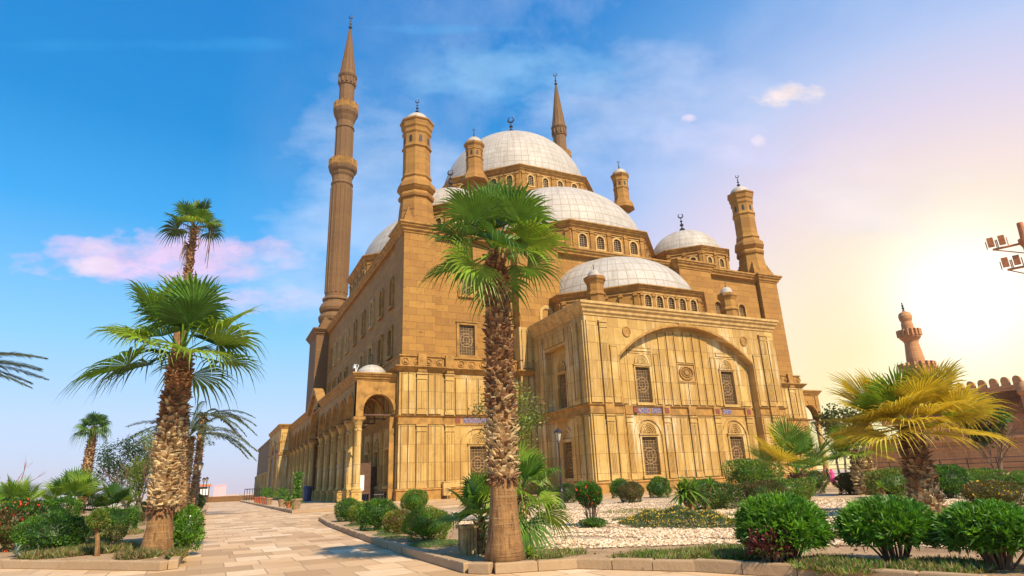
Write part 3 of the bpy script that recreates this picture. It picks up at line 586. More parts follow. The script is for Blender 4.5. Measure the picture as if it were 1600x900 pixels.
# ---- minarets
for cx in (20.3, mir(20.3)):
    cy = 126.3; m = MB(); m.box(cx - 4.1, cx + 4.1, cy - 4.7, cy + 4.7, PB, 31.2); m.sweep([(cx - 4.1, cy - 4.7), (cx + 4.1, cy - 4.7), (cx + 4.1, cy + 4.7), (cx - 4.1, cy + 4.7)], cprof(1.3, .8), True, 30.9)
    for k in range(5): m.box(cx - 3.6 + .25 * k, cx + 3.6 - .25 * k, cy - 3.6 + .25 * k, cy + 3.6 - .25 * k, 32.1 + .6 * k, 32.71 + .6 * k)
    mn = m.build('minaret', MT['dark'], MQ)
    m = MB(); m.lathe(cx, cy, [(3.2, 32.2), (3.0, 34.5), (3.3, 35.0), (3.4, 35.6), (3.1, 36.2), (2.8, 36.5), (3.2, 37.0), (3.3, 37.6), (3.0, 38.4), (2.6, 38.9), (2.55, 39.3), (2.8, 39.5), (2.7, 39.9), (2.3, 40.2), (2.25, 66.3), (2.45, 66.6), (2.4, 67.0), (2.25, 67.2)], 16)
    for k in range(16):
        t = 2 * PI * (k + .5) / 16; x, y = cx + 2.2 * math.cos(t), cy + 2.2 * math.sin(t); m.tube([(x, y, 41), (x, y, 65.9)], .24, 6)
    m.lathe(cx, cy, [(2.25, 67.1), (2.2, 68.4), (2.5, 69.0), (2.6, 69.5), (3.0, 70.0), (3.2, 70.6), (3.25, 70.9), (2.0, 71.0), (2.0, 80.9), (2.2, 81.1), (2.2, 81.4), (2.0, 81.5), (1.95, 82.8), (2.2, 83.5), (2.4, 84.2), (2.8, 85.0), (2.9, 85.7), (2.9, 85.9), (1.8, 86.0), (1.75, 92.7), (2.0, 92.9), (1.9, 93.1), (1.9, 94.8), (2.1, 95.1), (2.25, 95.5), (2.2, 95.8), (1.8, 96.1)], 12)
    for k in range(12):
        t = 2 * PI * k / 12; x, y = cx + 1.98 * math.cos(t), cy + 1.98 * math.sin(t); m.tube([(x, y, 72.6), (x, y, 80.5)], .11, 5); m.tube([(cx + 1.9 * math.cos(t + .26), cy + 1.9 * math.sin(t + .26), 93.3), (cx + 1.95 * math.cos(t + .26), cy + 1.95 * math.sin(t + .26), 94.6)], .26, 5)
    m.build('shaft', MT['dark'], mn)
    for zb, rb in ((70.9, 3.1), (85.9, 2.8)):
        m = MB()
        for k in range(12):
            t0, t1 = 2 * PI * k / 12, 2 * PI * (k + 1) / 12; p0 = (cx + rb * math.cos(t0), cy + rb * math.sin(t0)); p1 = (cx + rb * math.cos(t1), cy + rb * math.sin(t1))
            m.tube([(*p0, zb), (*p0, zb + 1.85)], .12, 5); m.tube([(*p0, zb + 1.65), (*p1, zb + 1.65)], .1, 5); m.tube([(*p0, zb + .15), (*p1, zb + .15)], .1, 5)
            for j in range(1, 8): a = [p0[i] + (p1[i] - p0[i]) * j / 8 for i in (0, 1)]; m.tube([(*a, zb), (*a, zb + 1.65)], .07, 4)
            for j in range(4):
                a = [p0[i] + (p1[i] - p0[i]) * j / 4 for i in (0, 1)]; b = [p0[i] + (p1[i] - p0[i]) * (j + 1) / 4 for i in (0, 1)]; m.tube([(*a, zb + .2), (*b, zb + 1.6)], .05, 4); m.tube([(*b, zb + .2), (*a, zb + 1.6)], .05, 4)
        m.build('balcony_railing', MT['trim'], mn)
    m = MB(); m.lathe(cx, cy, [(1.95, 95.9), (1.9, 96.4), (1.75, 96.6), (.28, 109.4), (.1, 109.6)], 12)
    for k in range(12):
        t = 2 * PI * k / 12; m.tube([(cx + 1.78 * math.cos(t), cy + 1.78 * math.sin(t), 96.6), (cx + .3 * math.cos(t), cy + .3 * math.sin(t), 109.3)], [.09, .04], 4)
    m.build('spire', MT['dark'], mn); finial(mn, cx, cy, 109.3, 4.6, .32)
# ---- side arcades
CYs = [66.75, 71., 76., 81., 86., 91.2, 100.4, 105.6, 110.8, 116., 121.2, 126.4]
def arcade(west):
    X = (lambda x: x) if west else mir; FS = FW if west else FE; sg = 1 if west else -1
    ar = MB(); F = FS(X(13.3)); ho = []
    for k in range(len(CYs) - 1):
        a0, a1 = CYs[k] + .42, CYs[k + 1] - .42; c = (a0 + a1) / 2; h = (a1 - a0) / 2
        ho.append((c, h, 2.5 if h < 3 else 4.2))
    prof = [(66.1, 8.9), (CYs[0] - .42 - .0, 8.9)]
    low = [(66.1, 8.9)]
    for c, h, rs in ho:
        for j in range(13):
            t = PI * j / 12; low.append((c - h * math.cos(t), 9.1 + rs * math.sin(t) ** .85))
    low.append((126.9, 8.9))
    gab = [(126.9, 12.8), (101.2, 12.8), (99.5, 13.6), (97.5, 14.9), (95.8, 15.5), (94.1, 14.9), (92.1, 13.6), (90.4, 12.8), (66.1, 12.8)]
    ar.plate(F, low + gab, (), 0, 0, .8)
    for c, h, rs in ho:
        o = [(c - (h + .22) * math.cos(PI * j / 12), 9.1 + (rs + .25) * math.sin(PI * j / 12) ** .85) for j in range(13)]; i = [(c - h * math.cos(PI * j / 12), 9.1 + rs * math.sin(PI * j / 12) ** .85) for j in range(13)]
        ar.ring(F, o, i, 0, .12, False)
    Fs_ = FT(66.2); xa, xb = sorted((X(13.3), X(17.7))); xc = X(15.74)
    for y in (66.2,):
        lo_ = [(xa, 8.9)] + [(xc - 1.64 * math.cos(PI * j / 14), 9.6 + 1.75 * math.sin(PI * j / 14)) for j in range(15)] + [(xb, 8.9), (xb, 12.8), (xa, 12.8)]
        ar.plate(Fs_, lo_, (), 0, 0, .8)
        ar.ring(Fs_, [(xc - 1.95 * math.cos(PI * j / 14), 9.6 + 2.1 * math.sin(PI * j / 14)) for j in range(15)], [(xc - 1.64 * math.cos(PI * j / 14), 9.6 + 1.75 * math.sin(PI * j / 14)) for j in range(15)], 0, .14, False)
        ar.slab(Fs_, xc - .2, xc + .2, 11.3, 11.9, 0, .2)
    pl = X(17.5); ar.slab(Fs_, min(pl, pl - .5 * sg), max(pl, pl - .5 * sg), PB, 8.9, -.4, 0)
    for k in range(1, len(CYs) - 1): ar.box(*sorted((X(13.6), X(17.7))), CYs[k] - .22, CYs[k] + .22, 11.6, 12.6); 
    A = ar.build('arcade', MT['upper'] if not west else MT['trim'], MQ)
    A.name = 'arcade'
    # transverse ribs and the roof
    rf = MB(); rf.box(*sorted((X(13.2), X(17.7))), 66.3, 126.6, 12.62, 12.8)
    for k in range(1, len(CYs) - 1):
        r_ = [(X(15.6) + 2.0 * math.cos(PI * j / 10), 9.2 + 2.4 * math.sin(PI * j / 10)) for j in range(11)]
        for j in range(10): rf.tube([(r_[j][0], CYs[k], r_[j][1]), (r_[j + 1][0], CYs[k], r_[j + 1][1])], .16, 4)
    rf.build('roof', MT['trim'], A)
    c = MB(); pth = [(X(13.3), 126.9), (X(13.3), 66.2), (X(17.7), 66.2)]
    if not west: pth = pth[::-1]
    pr = cprof(.85, .55)
    if west:
        c.sweep([(13.3, 90.4), (13.3, 66.2), (17.7, 66.2)], pr, False, 12.78); c.sweep([(13.3, 126.9), (13.3, 101.2)], pr, False, 12.78)
    else: c.sweep(pth, pr, False, 12.78)
    g = gab[1:8]
    for k in range(len(g) - 1):
        (a, b), (a2, b2) = g[k], g[k + 1]; c.quad(F.p(a, b, .5), F.p(a2, b2, .5), F.p(a2, b2 + .85, .55), F.p(a, b + .85, .55)); c.quad(F.p(a, b + .85, .55), F.p(a2, b2 + .85, .55), F.p(a2, b2 + .85, -.8), F.p(a, b + .85, -.8)); c.quad(F.p(a, b, 0), F.p(a2, b2, 0), F.p(a2, b2, .5), F.p(a, b, .5))
    c.build('cornice', MT['trim'], A)
    ti = MB()
    for k in range(len(CYs)): ti.box(*sorted((X(13.7), X(17.7))), CYs[k] - .06, CYs[k] + .06, 9.1, 9.24)
    ti.tube([(X(13.75), 66.9, 9.15), (X(13.75), 126, 9.15)], .06, 5); ti.build('tie_beam', MT['wood'], A)
    proto = None
    for y in CYs:
        if proto is None:
            m = MB(); x = X(13.75); m.lathe(x, y, [(.44, 1.45), (.5, 1.5), (.5, 1.62), (.42, 1.72), (.4, 1.8), (.37, 7.4), (.42, 7.5), (.42, 7.62), (.37, 7.68), (.38, 8.0), (.5, 8.35), (.62, 8.6)], 14, 0, True)
            co = m.build('column', MT['marble'], MQ, False)
            m = MB(); m.slab(FT(y - .62), x - .62, x + .62, 8.6, 8.92, -1.24, 0, True); m.build('capital', MT['trim'], co)
            m = MB(); m.box(x - .52, x + .52, y - .52, y + .52, .45, 1.3); m.box(x - .62, x + .62, y - .62, y + .62, PB, .45); m.box(x - .6, x + .6, y - .6, y + .6, 1.3, 1.45)
            for F2 in (FT(y - .52), FW(x - .52) if west else FE(x + .52)):
                cc = x if abs(F2.n.y) > .5 else y; m.ring(F2, [(cc + .3 * math.cos(2 * PI * k / 14), .87 + .3 * math.sin(2 * PI * k / 14)) for k in range(14)], [(cc + .22 * math.cos(2 * PI * k / 14), .87 + .22 * math.sin(2 * PI * k / 14)) for k in range(14)], 0, .06)
            m.build('pedestal', MT['marble'], co); proto = co; y0 = y
        else:
            c2 = copy_tree(proto, MQ); c2.location = proto.location + Vector((0, y - y0, 0))
    ys = [69.0, 78.5, 88.5, 103, 113, 123] if west else [69.0, 78.5]
    for y in ys:
        m = MB(); m.lathe(X(15.5), y, [(1.95, 12.7), (1.95, 13.6), (1.8, 13.65)], 20); b = m.build('roof_dome', MT['trim'], MQ); dome('dome_shell', b, X(15.5), y, 13.62, 1.75, 1.45, 16, 4); finial(b, X(15.5), y, 14.95, 1.5, .16)
arcade(True); arcade(False)
for y in (76, 92, 101):
    m = MB(); m.tube([(15.6, y, 12.4), (15.6, y, 4.9)], .03, 5); L = m.build('hanging_lamp', MT['iron'], MQ)
    g = MB()
    for a in ((0,) if y == 76 else (-.45, 0, .45)): g.lathe(15.6 + a, y + a * .3, [(.04, 4.45), (.22, 4.52), (.3, 4.7), (.22, 4.9), (.06, 4.97)], 10)
    g.build('globe', MT['globe'], L, True)
# ---- portal block and the court wall beyond
m = MB(); m.box(11.4, 19, 126.4, 150, PB, 13.9); slabs(m, FT(126.4), 11.7, 13.0, 1.4, 7.9, 1); slabs(m, FT(126.4), 11.7, 13.0, 9.1, 12.4, 1)
for k, (a0, a1) in enumerate(((127, 130.5), (145.5, 149))): slabs(m, FW(11.4), a0, a1, 1.4, 7.9, 2, .1); slabs(m, FW(11.4), a0, a1, 9.1, 12.6, 2, .1)
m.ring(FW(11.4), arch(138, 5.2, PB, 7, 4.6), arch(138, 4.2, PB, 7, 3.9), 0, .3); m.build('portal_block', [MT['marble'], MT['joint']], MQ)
m = MB(); m.plate(FW(11.4), arch(138, 4.1, PB, 7, 3.8), (), .02); m.build('portal_door', MT['wood'], MQ)
m = MB(); pp = [(11.4, 150), (11.4, 126.4), (19, 126.4)]; m.sweep(pp, cprof(.9, .5), False, 13.1); m.sweep(pp, [(0, 0), (.15, .05), (.15, .6), (0, .7)], False, 8.2); m.sweep(pp, [(0, 0), (.12, 0), (.12, .3), (0, .35)], False, 10.6); m.build('cornice', MT['trim'], MQ)
m = MB()
for k in range(14): m.slab(FW(11.4), 128 + k * 1.6, 128.8 + k * 1.6, 8.9, 9.7, 0, .12)
m.build('marble_square', MT['red'], MQ)
m = MB(); m.box(13.2, 18, 150, 216, 6.6, 14.2); m.sweep([(13.2, 216), (13.2, 150)], cprof(.7, .4), False, 14.0); m.build('court_wall', MT['dark'], MQ)
m = MB(); m.box(13.0, 18.2, 150, 216.3, PB, 6.62)
for k in range(22): pil(m, FW(13.0), 151 + 3 * k, 151.8 + 3 * k, .8, 6.3, .3, 0)
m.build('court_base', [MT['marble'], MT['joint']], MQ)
# steps/doors inside the arcade
m = MB(); m.box(16.7, 17.6, 74.5, 77.5, PB, 4.0); d = m.build('porch_door', MT['wood'], MQ)
# ================================================================== ground sheets
def paving():
    m, t, bs = newmat('limestone_paving'); co = t.add('ShaderNodeTexCoord').outputs['Object']; s = t.add('ShaderNodeSeparateXYZ', None, Vector=co)
    wob = t.noise(co, .15, 2)
    v = t.add('ShaderNodeCombineXYZ', None, X=s.outputs[0], Y=t.math('ADD', s.outputs[1], t.math('MULTIPLY', wob, .5)), Z=0.0).outputs[0]
    br = t.add('ShaderNodeTexBrick', {'offset': .37, 'offset_frequency': 2, 'squash': 1.35, 'squash_frequency': 3}, Vector=v, Color1=W1, Color2=BK, Mortar=g4(.5), Scale=1.0)
    br.inputs['Brick Width'].default_value = .78; br.inputs['Row Height'].default_value = 1.05; br.inputs['Mortar Size'].default_value = .016; br.inputs['Mortar Smooth'].default_value = .2
    n1 = t.noise(co, .35, 4, .6); n2 = t.noise(co, 3, 5, .65); n3 = t.noise(co, 14, 4, .7)
    c = t.mix(t.mapr(n1, .4, .65), (.64, .45, .26, 1), (.55, .35, .17, 1))
    bc = t.add('ShaderNodeSeparateColor', None, Color=br.outputs[0]).outputs[0]
    c = t.mix(t.math('MULTIPLY', t.mapr(bc, .25, 1.), .9), c, (.34, .20, .085, 1))
    c = t.mix(t.mapr(bc, .2, .0, 0, .45), c, (.72, .60, .44, 1))
    c = t.mix(t.mapr(n2, .5, .72, 0, .5), c, (.36, .24, .13, 1)); c = t.mix(t.mapr(n3, .6, .8, 0, .4), c, (.28, .18, .1, 1))
    c = t.mix(t.math('MULTIPLY', br.outputs[1], .6), c, (.20, .13, .07, 1))
    t.set(bs.inputs['Base Color'], c); bs.inputs['Roughness'].default_value = .62
    t.set(bs.inputs['Normal'], t.add('ShaderNodeBump', None, Strength=.6, Distance=.03, Height=t.math('SUBTRACT', t.math('ADD', t.math('MULTIPLY', n3, .3), t.math('MULTIPLY', bc, .3)), br.outputs[1])))
    return m
MT['paving'] = paving()
def earth(name, stops, sc=.5, dist=.05):
    m, t, bs = newmat(name); co = t.add('ShaderNodeTexCoord').outputs['Object']
    n1 = t.noise(co, sc, 6, .65); n3 = t.noise(co, sc * 30, 4, .7); c = t.ramp(n1, stops)
    c = t.mix(t.mapr(n3, .5, .75, 0, .6), c, tuple(x * .45 for x in stops[0][1][:3]) + (1,))
    t.set(bs.inputs['Base Color'], c); bs.inputs['Roughness'].default_value = .95
    t.set(bs.inputs['Normal'], t.add('ShaderNodeBump', None, Strength=.8, Distance=dist, Height=n3)); return m
MT['earth'] = earth('garden_soil', [(.3, (.22, .13, .06, 1)), (.5, (.40, .26, .14, 1)), (.62, (.30, .20, .09, 1)), (.75, (.14, .15, .04, 1))], .45)
MT['far'] = earth('far_ground', [(.3, (.42, .32, .24, 1)), (.7, (.5, .4, .3, 1))], .02)
def gravelmat():
    m, t, bs = newmat('white_gravel_bed'); co = t.add('ShaderNodeTexCoord').outputs['Object']
    v1 = t.add('ShaderNodeTexVoronoi', None, Vector=co, Scale=11.); v2 = t.add('ShaderNodeTexVoronoi', {'feature': 'DISTANCE_TO_EDGE'}, Vector=co, Scale=11.)
    cell = t.add('ShaderNodeSeparateColor', None, Color=v1.outputs['Color']).outputs[0]
    c = t.ramp(cell, [(0, (.50, .36, .22, 1)), (.4, (.60, .46, .30, 1)), (.75, (.36, .23, .12, 1)), (1, (.66, .54, .38, 1))])
    c = t.mix(t.mapr(v2.outputs[0], .12, .0), c, (.16, .10, .06, 1))
    n = t.noise(co, .6, 6, .7); c = t.mix(t.mapr(n, .48, .64, 0, .9), c, (.38, .26, .15, 1))
    t.set(bs.inputs['Base Color'], c); bs.inputs['Roughness'].default_value = .9
    t.set(bs.inputs['Normal'], t.add('ShaderNodeBump', None, Strength=.8, Distance=.04, Height=v2.outputs[0])); return m
MT['gravel'] = gravelmat()
MT['peb'] = [simple('pebble_white', (.64, .50, .34, 1), .85, 0, .15, 3, 0), simple('pebble_cream', (.50, .34, .19, 1), .85, 0, .2, 3, 0), simple('pebble_grey', (.30, .20, .12, 1), .85, 0, .25, 3, 0)]
MT['kerb'] = stone('sandstone_kerb', (.46, .33, .19, 1), (.40, .27, .14, 1), (.30, .19, .10, 1), (.16, .09, .04, 1), 50, 50, 0, .5)
def sheet(name, pts, z, mat):
    m = MB(); m.plate(Fr((0, 0, 0), (1, 0, 0), (0, 0, 1)), [(0, 0)], ()) if 0 else None
    i = 0; m.v = [(x, y, z) for x, y in pts]
    for t in tessellate_polygon([[Vector((x, y, 0)) for x, y in pts]]): m.f.append(tuple(reversed(t)) if 0 else tuple(t)); m.m.append(0)
    return setp(m.build(name, mat), kind='structure')
sheet('ground', [(-4000, -600), (4000, -600), (4000, 6000), (-4000, 6000)], -.01, MT['far'])
sheet('plaza', [(-60, -15), (109, -15), (109, 150), (9, 150), (-3, 151), (-60, 150)], .004, MT['paving'])
ZP = .13
kL = [(-24., 28.6), (-5.0, 21.6), (-0.68, 17.0), (-0.62, 21.), (-0.45, 40), (-0.2, 75), (0.0, 108)]
sheet('garden_bed', kL + [(-50, 108), (-50, 38)], ZP, MT['earth'])
kR = [(7.6, 41.2), (6.75, 40.6), (5.85, 37.), (5.3, 31), (4.92, 23.1), (4.66, 15.9), (4.68, 11.7), (4.95, 11.35), (6.5, 10.9), (7.9, 9.15), (9.0, 6.8), (10.2, 3.), (11, -2)]
sheet('garden_bed', kR + [(100, -2), (100, 24), (60, 41), (26, 41)], ZP, MT['earth'])
gr_poly = [(7.0, 12.9), (8.0, 12.3), (10.1, 11.2), (11.5, 9.2), (12.6, 7.2), (14, 3), (24, 2.), (30, 8), (40, 22), (38, 40), (27, 40), (13, 38), (9.2, 27), (7.6, 18)]
sheet('gravel_bed', gr_poly, ZP + .004, MT['gravel'])
def kerb(path, name, h=.2, w=.2, step=.8):
    # laid as separate stones with open joints, one mesh
    m = MB(); P = [Vector((*p, 0)) for p in path]
    for k in range(len(P) - 1):
        d = P[k + 1] - P[k]; L = d.length; u = d / L; n = Vector((u.y, -u.x, 0)); s = step * (1 + (L > 60)); c = max(1, round(L / s)) if L < 140 else int(L / 3)
        for j in range(c):
            a0, a1 = L * j / c + .008, L * (j + 1) / c - .008; hh = h + random.uniform(-.012, .012); jw = random.uniform(-.012, .012)
            q_ = [(a0, -.0 + jw, 0), (a1, 0 + jw, 0), (a1, w + jw, 0), (a0, w + jw, 0)]
            b = [P[k] + u * a + n * o for a, o, _ in q_]; i = len(m.v); e = .02
            m.v += [(p.x, p.y, -.01) for p in b] + [(p.x, p.y, hh - e) for p in b] + [tuple(Vector((p.x, p.y, hh)) + (sum(b, Vector()) / 4 - p).normalized() * e * 1.4) for p in b]
            for f in [(0, 1, 5, 4), (1, 2, 6, 5), (2, 3, 7, 6), (3, 0, 4, 7), (4, 5, 9, 8), (5, 6, 10, 9), (6, 7, 11, 10), (7, 4, 8, 11), (8, 9, 10, 11)]: m.f.append(tuple(i + x for x in f)); m.m.append(0)
    return setp(m.build(name, MT['kerb']), kind='structure')
kerb(kL, 'kerb', .2, .2); kerb(list(reversed(kR)), 'kerb', .19, -.2) if 0 else kerb(kR, 'kerb', .19, .2)
m = MB(); m.box(6.1, 108, 51.2, 125, -.01, PB - .004); setp(m.build('platform', MT['paving']), kind='structure')
m = MB(); m.box(5.8, 6.08, 51.0, 140, -.01, PB + .02); m.box(5.8, 108, 50.9, 51.18, -.01, PB + .02); setp(m.build('kerb', MT['kerb']), kind='structure')
m = MB(); m.box(6.1, 30, 125.02, 230, -.012, PB - .03); setp(m.build('platform', MT['paving']), kind='structure')
# pebbles
def inpoly(x, y, poly):
    r = np.zeros(len(x), bool); n = len(poly); j = n - 1
    for i in range(n):
        (xi, yi), (xj, yj) = poly[i], poly[j]; c = ((yi > y) != (yj > y)) & (x < (xj - xi) * (y - yi) / (yj - yi + 1e-12) + xi); r ^= c; j = i
    return r
def pebbles(N):
    x = RNG.uniform(7, 30, N * 6); y = RNG.uniform(2, 34, N * 6); d = np.hypot(x, y)
    nz = np.sin(x * 1.3 + 2) * np.sin(y * .9 + x * .4) + .6 * np.sin(x * 3.1 + y * 2.3)
    ok = inpoly(x, y, gr_poly) & (RNG.random(N * 6) < np.clip(13 / d, 0, 1) ** 2.2) & (nz + RNG.normal(0, .35, N * 6) > -.45); x, y = x[ok][:N], y[ok][:N]; n = len(x)
    s = RNG.uniform(.022, .055, n); base = np.array([[1, 0, 0], [0, 1, 0], [-1, 0, 0], [0, -1, 0], [0, 0, .7], [0, 0, -.5]]); a = RNG.uniform(0, 6.28, n)
    V = np.zeros((n, 6, 3))
    for k in range(6):
        j = RNG.uniform(.75, 1.25, (n, 2)); bx = base[k, 0] * s * 1.3 * j[:, 0]; by = base[k, 1] * s * j[:, 1]
        V[:, k, 0] = x + bx * np.cos(a) - by * np.sin(a); V[:, k, 1] = y + bx * np.sin(a) + by * np.cos(a); V[:, k, 2] = ZP + .01 + s * .3 + base[k, 2] * s
    F = np.array([[0, 1, 4], [1, 2, 4], [2, 3, 4], [3, 0, 4], [1, 0, 5], [2, 1, 5], [3, 2, 5], [0, 3, 5]])
    FF = (np.arange(n)[:, None, None] * 6 + F[None]).reshape(-1, 3)
    setp(npmesh('gravel', V.reshape(-1, 3), FF, MT['peb'], np.repeat(RNG.choice(3, n, p=[.5, .35, .15]), 8)), 'white and cream gravel chips spread over the garden bed', 'gravel', kind='stuff')
pebbles(42000)
# ================================================================== foliage tools
def unit(v): return v / np.maximum(1e-9, np.linalg.norm(v, axis=-1, keepdims=True))
def leaves(C, D, L, W, flop=0.):
    n = len(C); S = unit(np.cross(D, RNG.normal(size=(n, 3)))); L = np.broadcast_to(L, (n,))[:, None]; W = np.broadcast_to(W, (n,))[:, None]
    V = np.stack([C, C + D * L * .45 + S * W / 2, C + D * L - np.array([0, 0, 1]) * L * flop, C + D * L * .45 - S * W / 2], 1)
    return V.reshape(-1, 3), np.arange(4 * n).reshape(-1, 4)
class Fol:
    def __init__(s): s.V = []; s.F = []; s.M = []; s.n = 0
    def add(s, V, F, m):
        s.V.append(V); s.F.append(F + s.n); s.n += len(V); s.M.append(np.broadcast_to(m, (len(F),)) if np.isscalar(m) else m)
    def build(s, name, mats, parent=None): return npmesh(name, np.concatenate(s.V), np.concatenate(s.F), mats, np.concatenate(s.M), parent)
def wob(D, seed, k=3):
    r = np.random.default_rng(seed); o = np.zeros(len(D))
    for i in range(6): o += np.sin(D @ r.normal(0, k, 3) + r.uniform(0, 6.28)) / 6 * (1.6 if i < 2 else 1)
    return o
NB = [0]
def bush(label, cat, px, pb, hw, pt, mats, leafL=.05, leafW=.022, dens=1., group=None, name='bush', shape='ball', flowers=None, nflow=0, stems=True, seed=None, depth=None, gap=.0, lean=0):
    NB[0] += 1; seed = seed or NB[0] * 7; s = PXM(*G(px, pb, ZP)); x, y = G(px, pb, ZP); d = math.hypot(x, y); s = PXM(x, y, .8); rx = hw / s; ry = rx * (depth or .9)
    x += x / d * ry * .55; y += y / d * ry * .55; h = HT(px, pt, x, y) - ZP; h = max(h, .25)
    t = thing(name, label, cat, (x, y, ZP), group)
    area = 4 * PI * rx * (h / 2); n = dens * area / (leafL * leafW) * 3.2
    if n > 8500: k_ = math.sqrt(n / 8500); leafL *= k_; leafW *= k_; n = 8500
    n = max(int(n), 900)
    D = unit(RNG.normal(size=(n, 3))); low = (D[:, 2] < -.55) & (RNG.random(n) < .3); D[low, 2] *= -1; D = unit(D)
    R = 1 + .22 * wob(D, seed, 2.6) + .12 * wob(D, seed + 1, 8); R = R * np.where(RNG.random(n) < .05, 1.1, 1.)
    if shape == 'box': q_ = 5.; R = R * (np.sum(np.abs(D) ** q_, 1) ** (-1 / q_)) * .9
    inn = RNG.random(n) < .22; rad = np.where(inn, RNG.uniform(.45, .85, n), RNG.uniform(.9, 1.02, n)) * R
    zc = h * (.5 + gap / 2); hz = h * (.5 - gap / 2)
    hor = np.sqrt(np.maximum(1e-6, D[:, 0] ** 2 + D[:, 1] ** 2)); prof_ = np.where(D[:, 2] < 0, np.maximum(hor, .98 - .22 * np.abs(D[:, 2])), hor) if gap == 0 and shape != 'box' else hor
    C = np.stack([x + D[:, 0] / hor * prof_ * rad * rx, y + D[:, 1] / hor * prof_ * rad * ry, ZP + zc + D[:, 2] * rad * hz], 1); C[:, 2] = np.maximum(C[:, 2], ZP + .02)
    O = unit(D * .8 + RNG.normal(0, .65, (n, 3)) + np.array([0, 0, .45]))
    f = Fol(); V, F = leaves(C, O, leafL * RNG.uniform(.7, 1.3, n), leafW * RNG.uniform(.8, 1.2, n)); cl = wob(D, seed + 3, 5) + RNG.normal(0, .45, n)
    k0 = np.arange(0, 12); core = []
    mi = np.where(cl > .45, 1, np.where(cl < -.35, 2 if len(mats) > 2 else 0, 0)); f.add(V, F, mi); M = [MT[k] for k in mats]
    while len(M) < 3: M.append(M[-1])
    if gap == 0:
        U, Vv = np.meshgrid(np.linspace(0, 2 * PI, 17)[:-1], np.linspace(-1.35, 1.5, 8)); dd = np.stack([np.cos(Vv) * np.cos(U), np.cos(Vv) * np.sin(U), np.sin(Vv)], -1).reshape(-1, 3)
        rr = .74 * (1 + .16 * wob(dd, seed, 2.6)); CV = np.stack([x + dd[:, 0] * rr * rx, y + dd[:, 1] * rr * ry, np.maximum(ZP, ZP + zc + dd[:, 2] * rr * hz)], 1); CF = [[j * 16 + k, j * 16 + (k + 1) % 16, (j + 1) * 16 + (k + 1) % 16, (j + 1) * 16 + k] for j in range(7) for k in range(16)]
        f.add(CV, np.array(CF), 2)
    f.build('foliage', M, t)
    # a dark mass of twigs inside
    st = MB(); r = random.Random(seed)
    for k in range(14 if stems else 5):
        a = r.uniform(0, 6.28); e = r.uniform(.25, .8); p1 = (x + rx * e * math.cos(a), y + ry * e * math.sin(a), ZP + h * r.uniform(.4, .8)); p0 = (x + rx * .12 * math.cos(a), y + ry * .12 * math.sin(a), ZP - .03)
        pm = tuple((p0[i] * .45 + p1[i] * .55) + r.uniform(-.04, .04) for i in range(3)); w0 = .012 + .012 * rx; st.tube([p0, pm, p1], [w0 * 1.3, w0, w0 * .4], 5)
        for _ in range(2): p2 = (p1[0] + r.uniform(-.3, .3) * rx, p1[1] + r.uniform(-.3, .3) * ry, p1[2] + r.uniform(0, .3) * h); st.tube([pm, p2], [w0 * .7, w0 * .3], 4)
    st.build('stems', MT['twig'], t)
    if flowers:
        k = RNG.choice(np.where(~inn & (D[:, 1] * y + D[:, 0] * x < .6 * d))[0], nflow); ff = Fol()
        for _ in range(4):
            V, F = leaves(C[k] + D[k] * .02, unit(D[k] + RNG.normal(0, .8, (len(k), 3))), leafL * .9, leafL * .8); ff.add(V, F, 0)
        ff.build('flower_heads', [MT[flowers]], t)
    return t
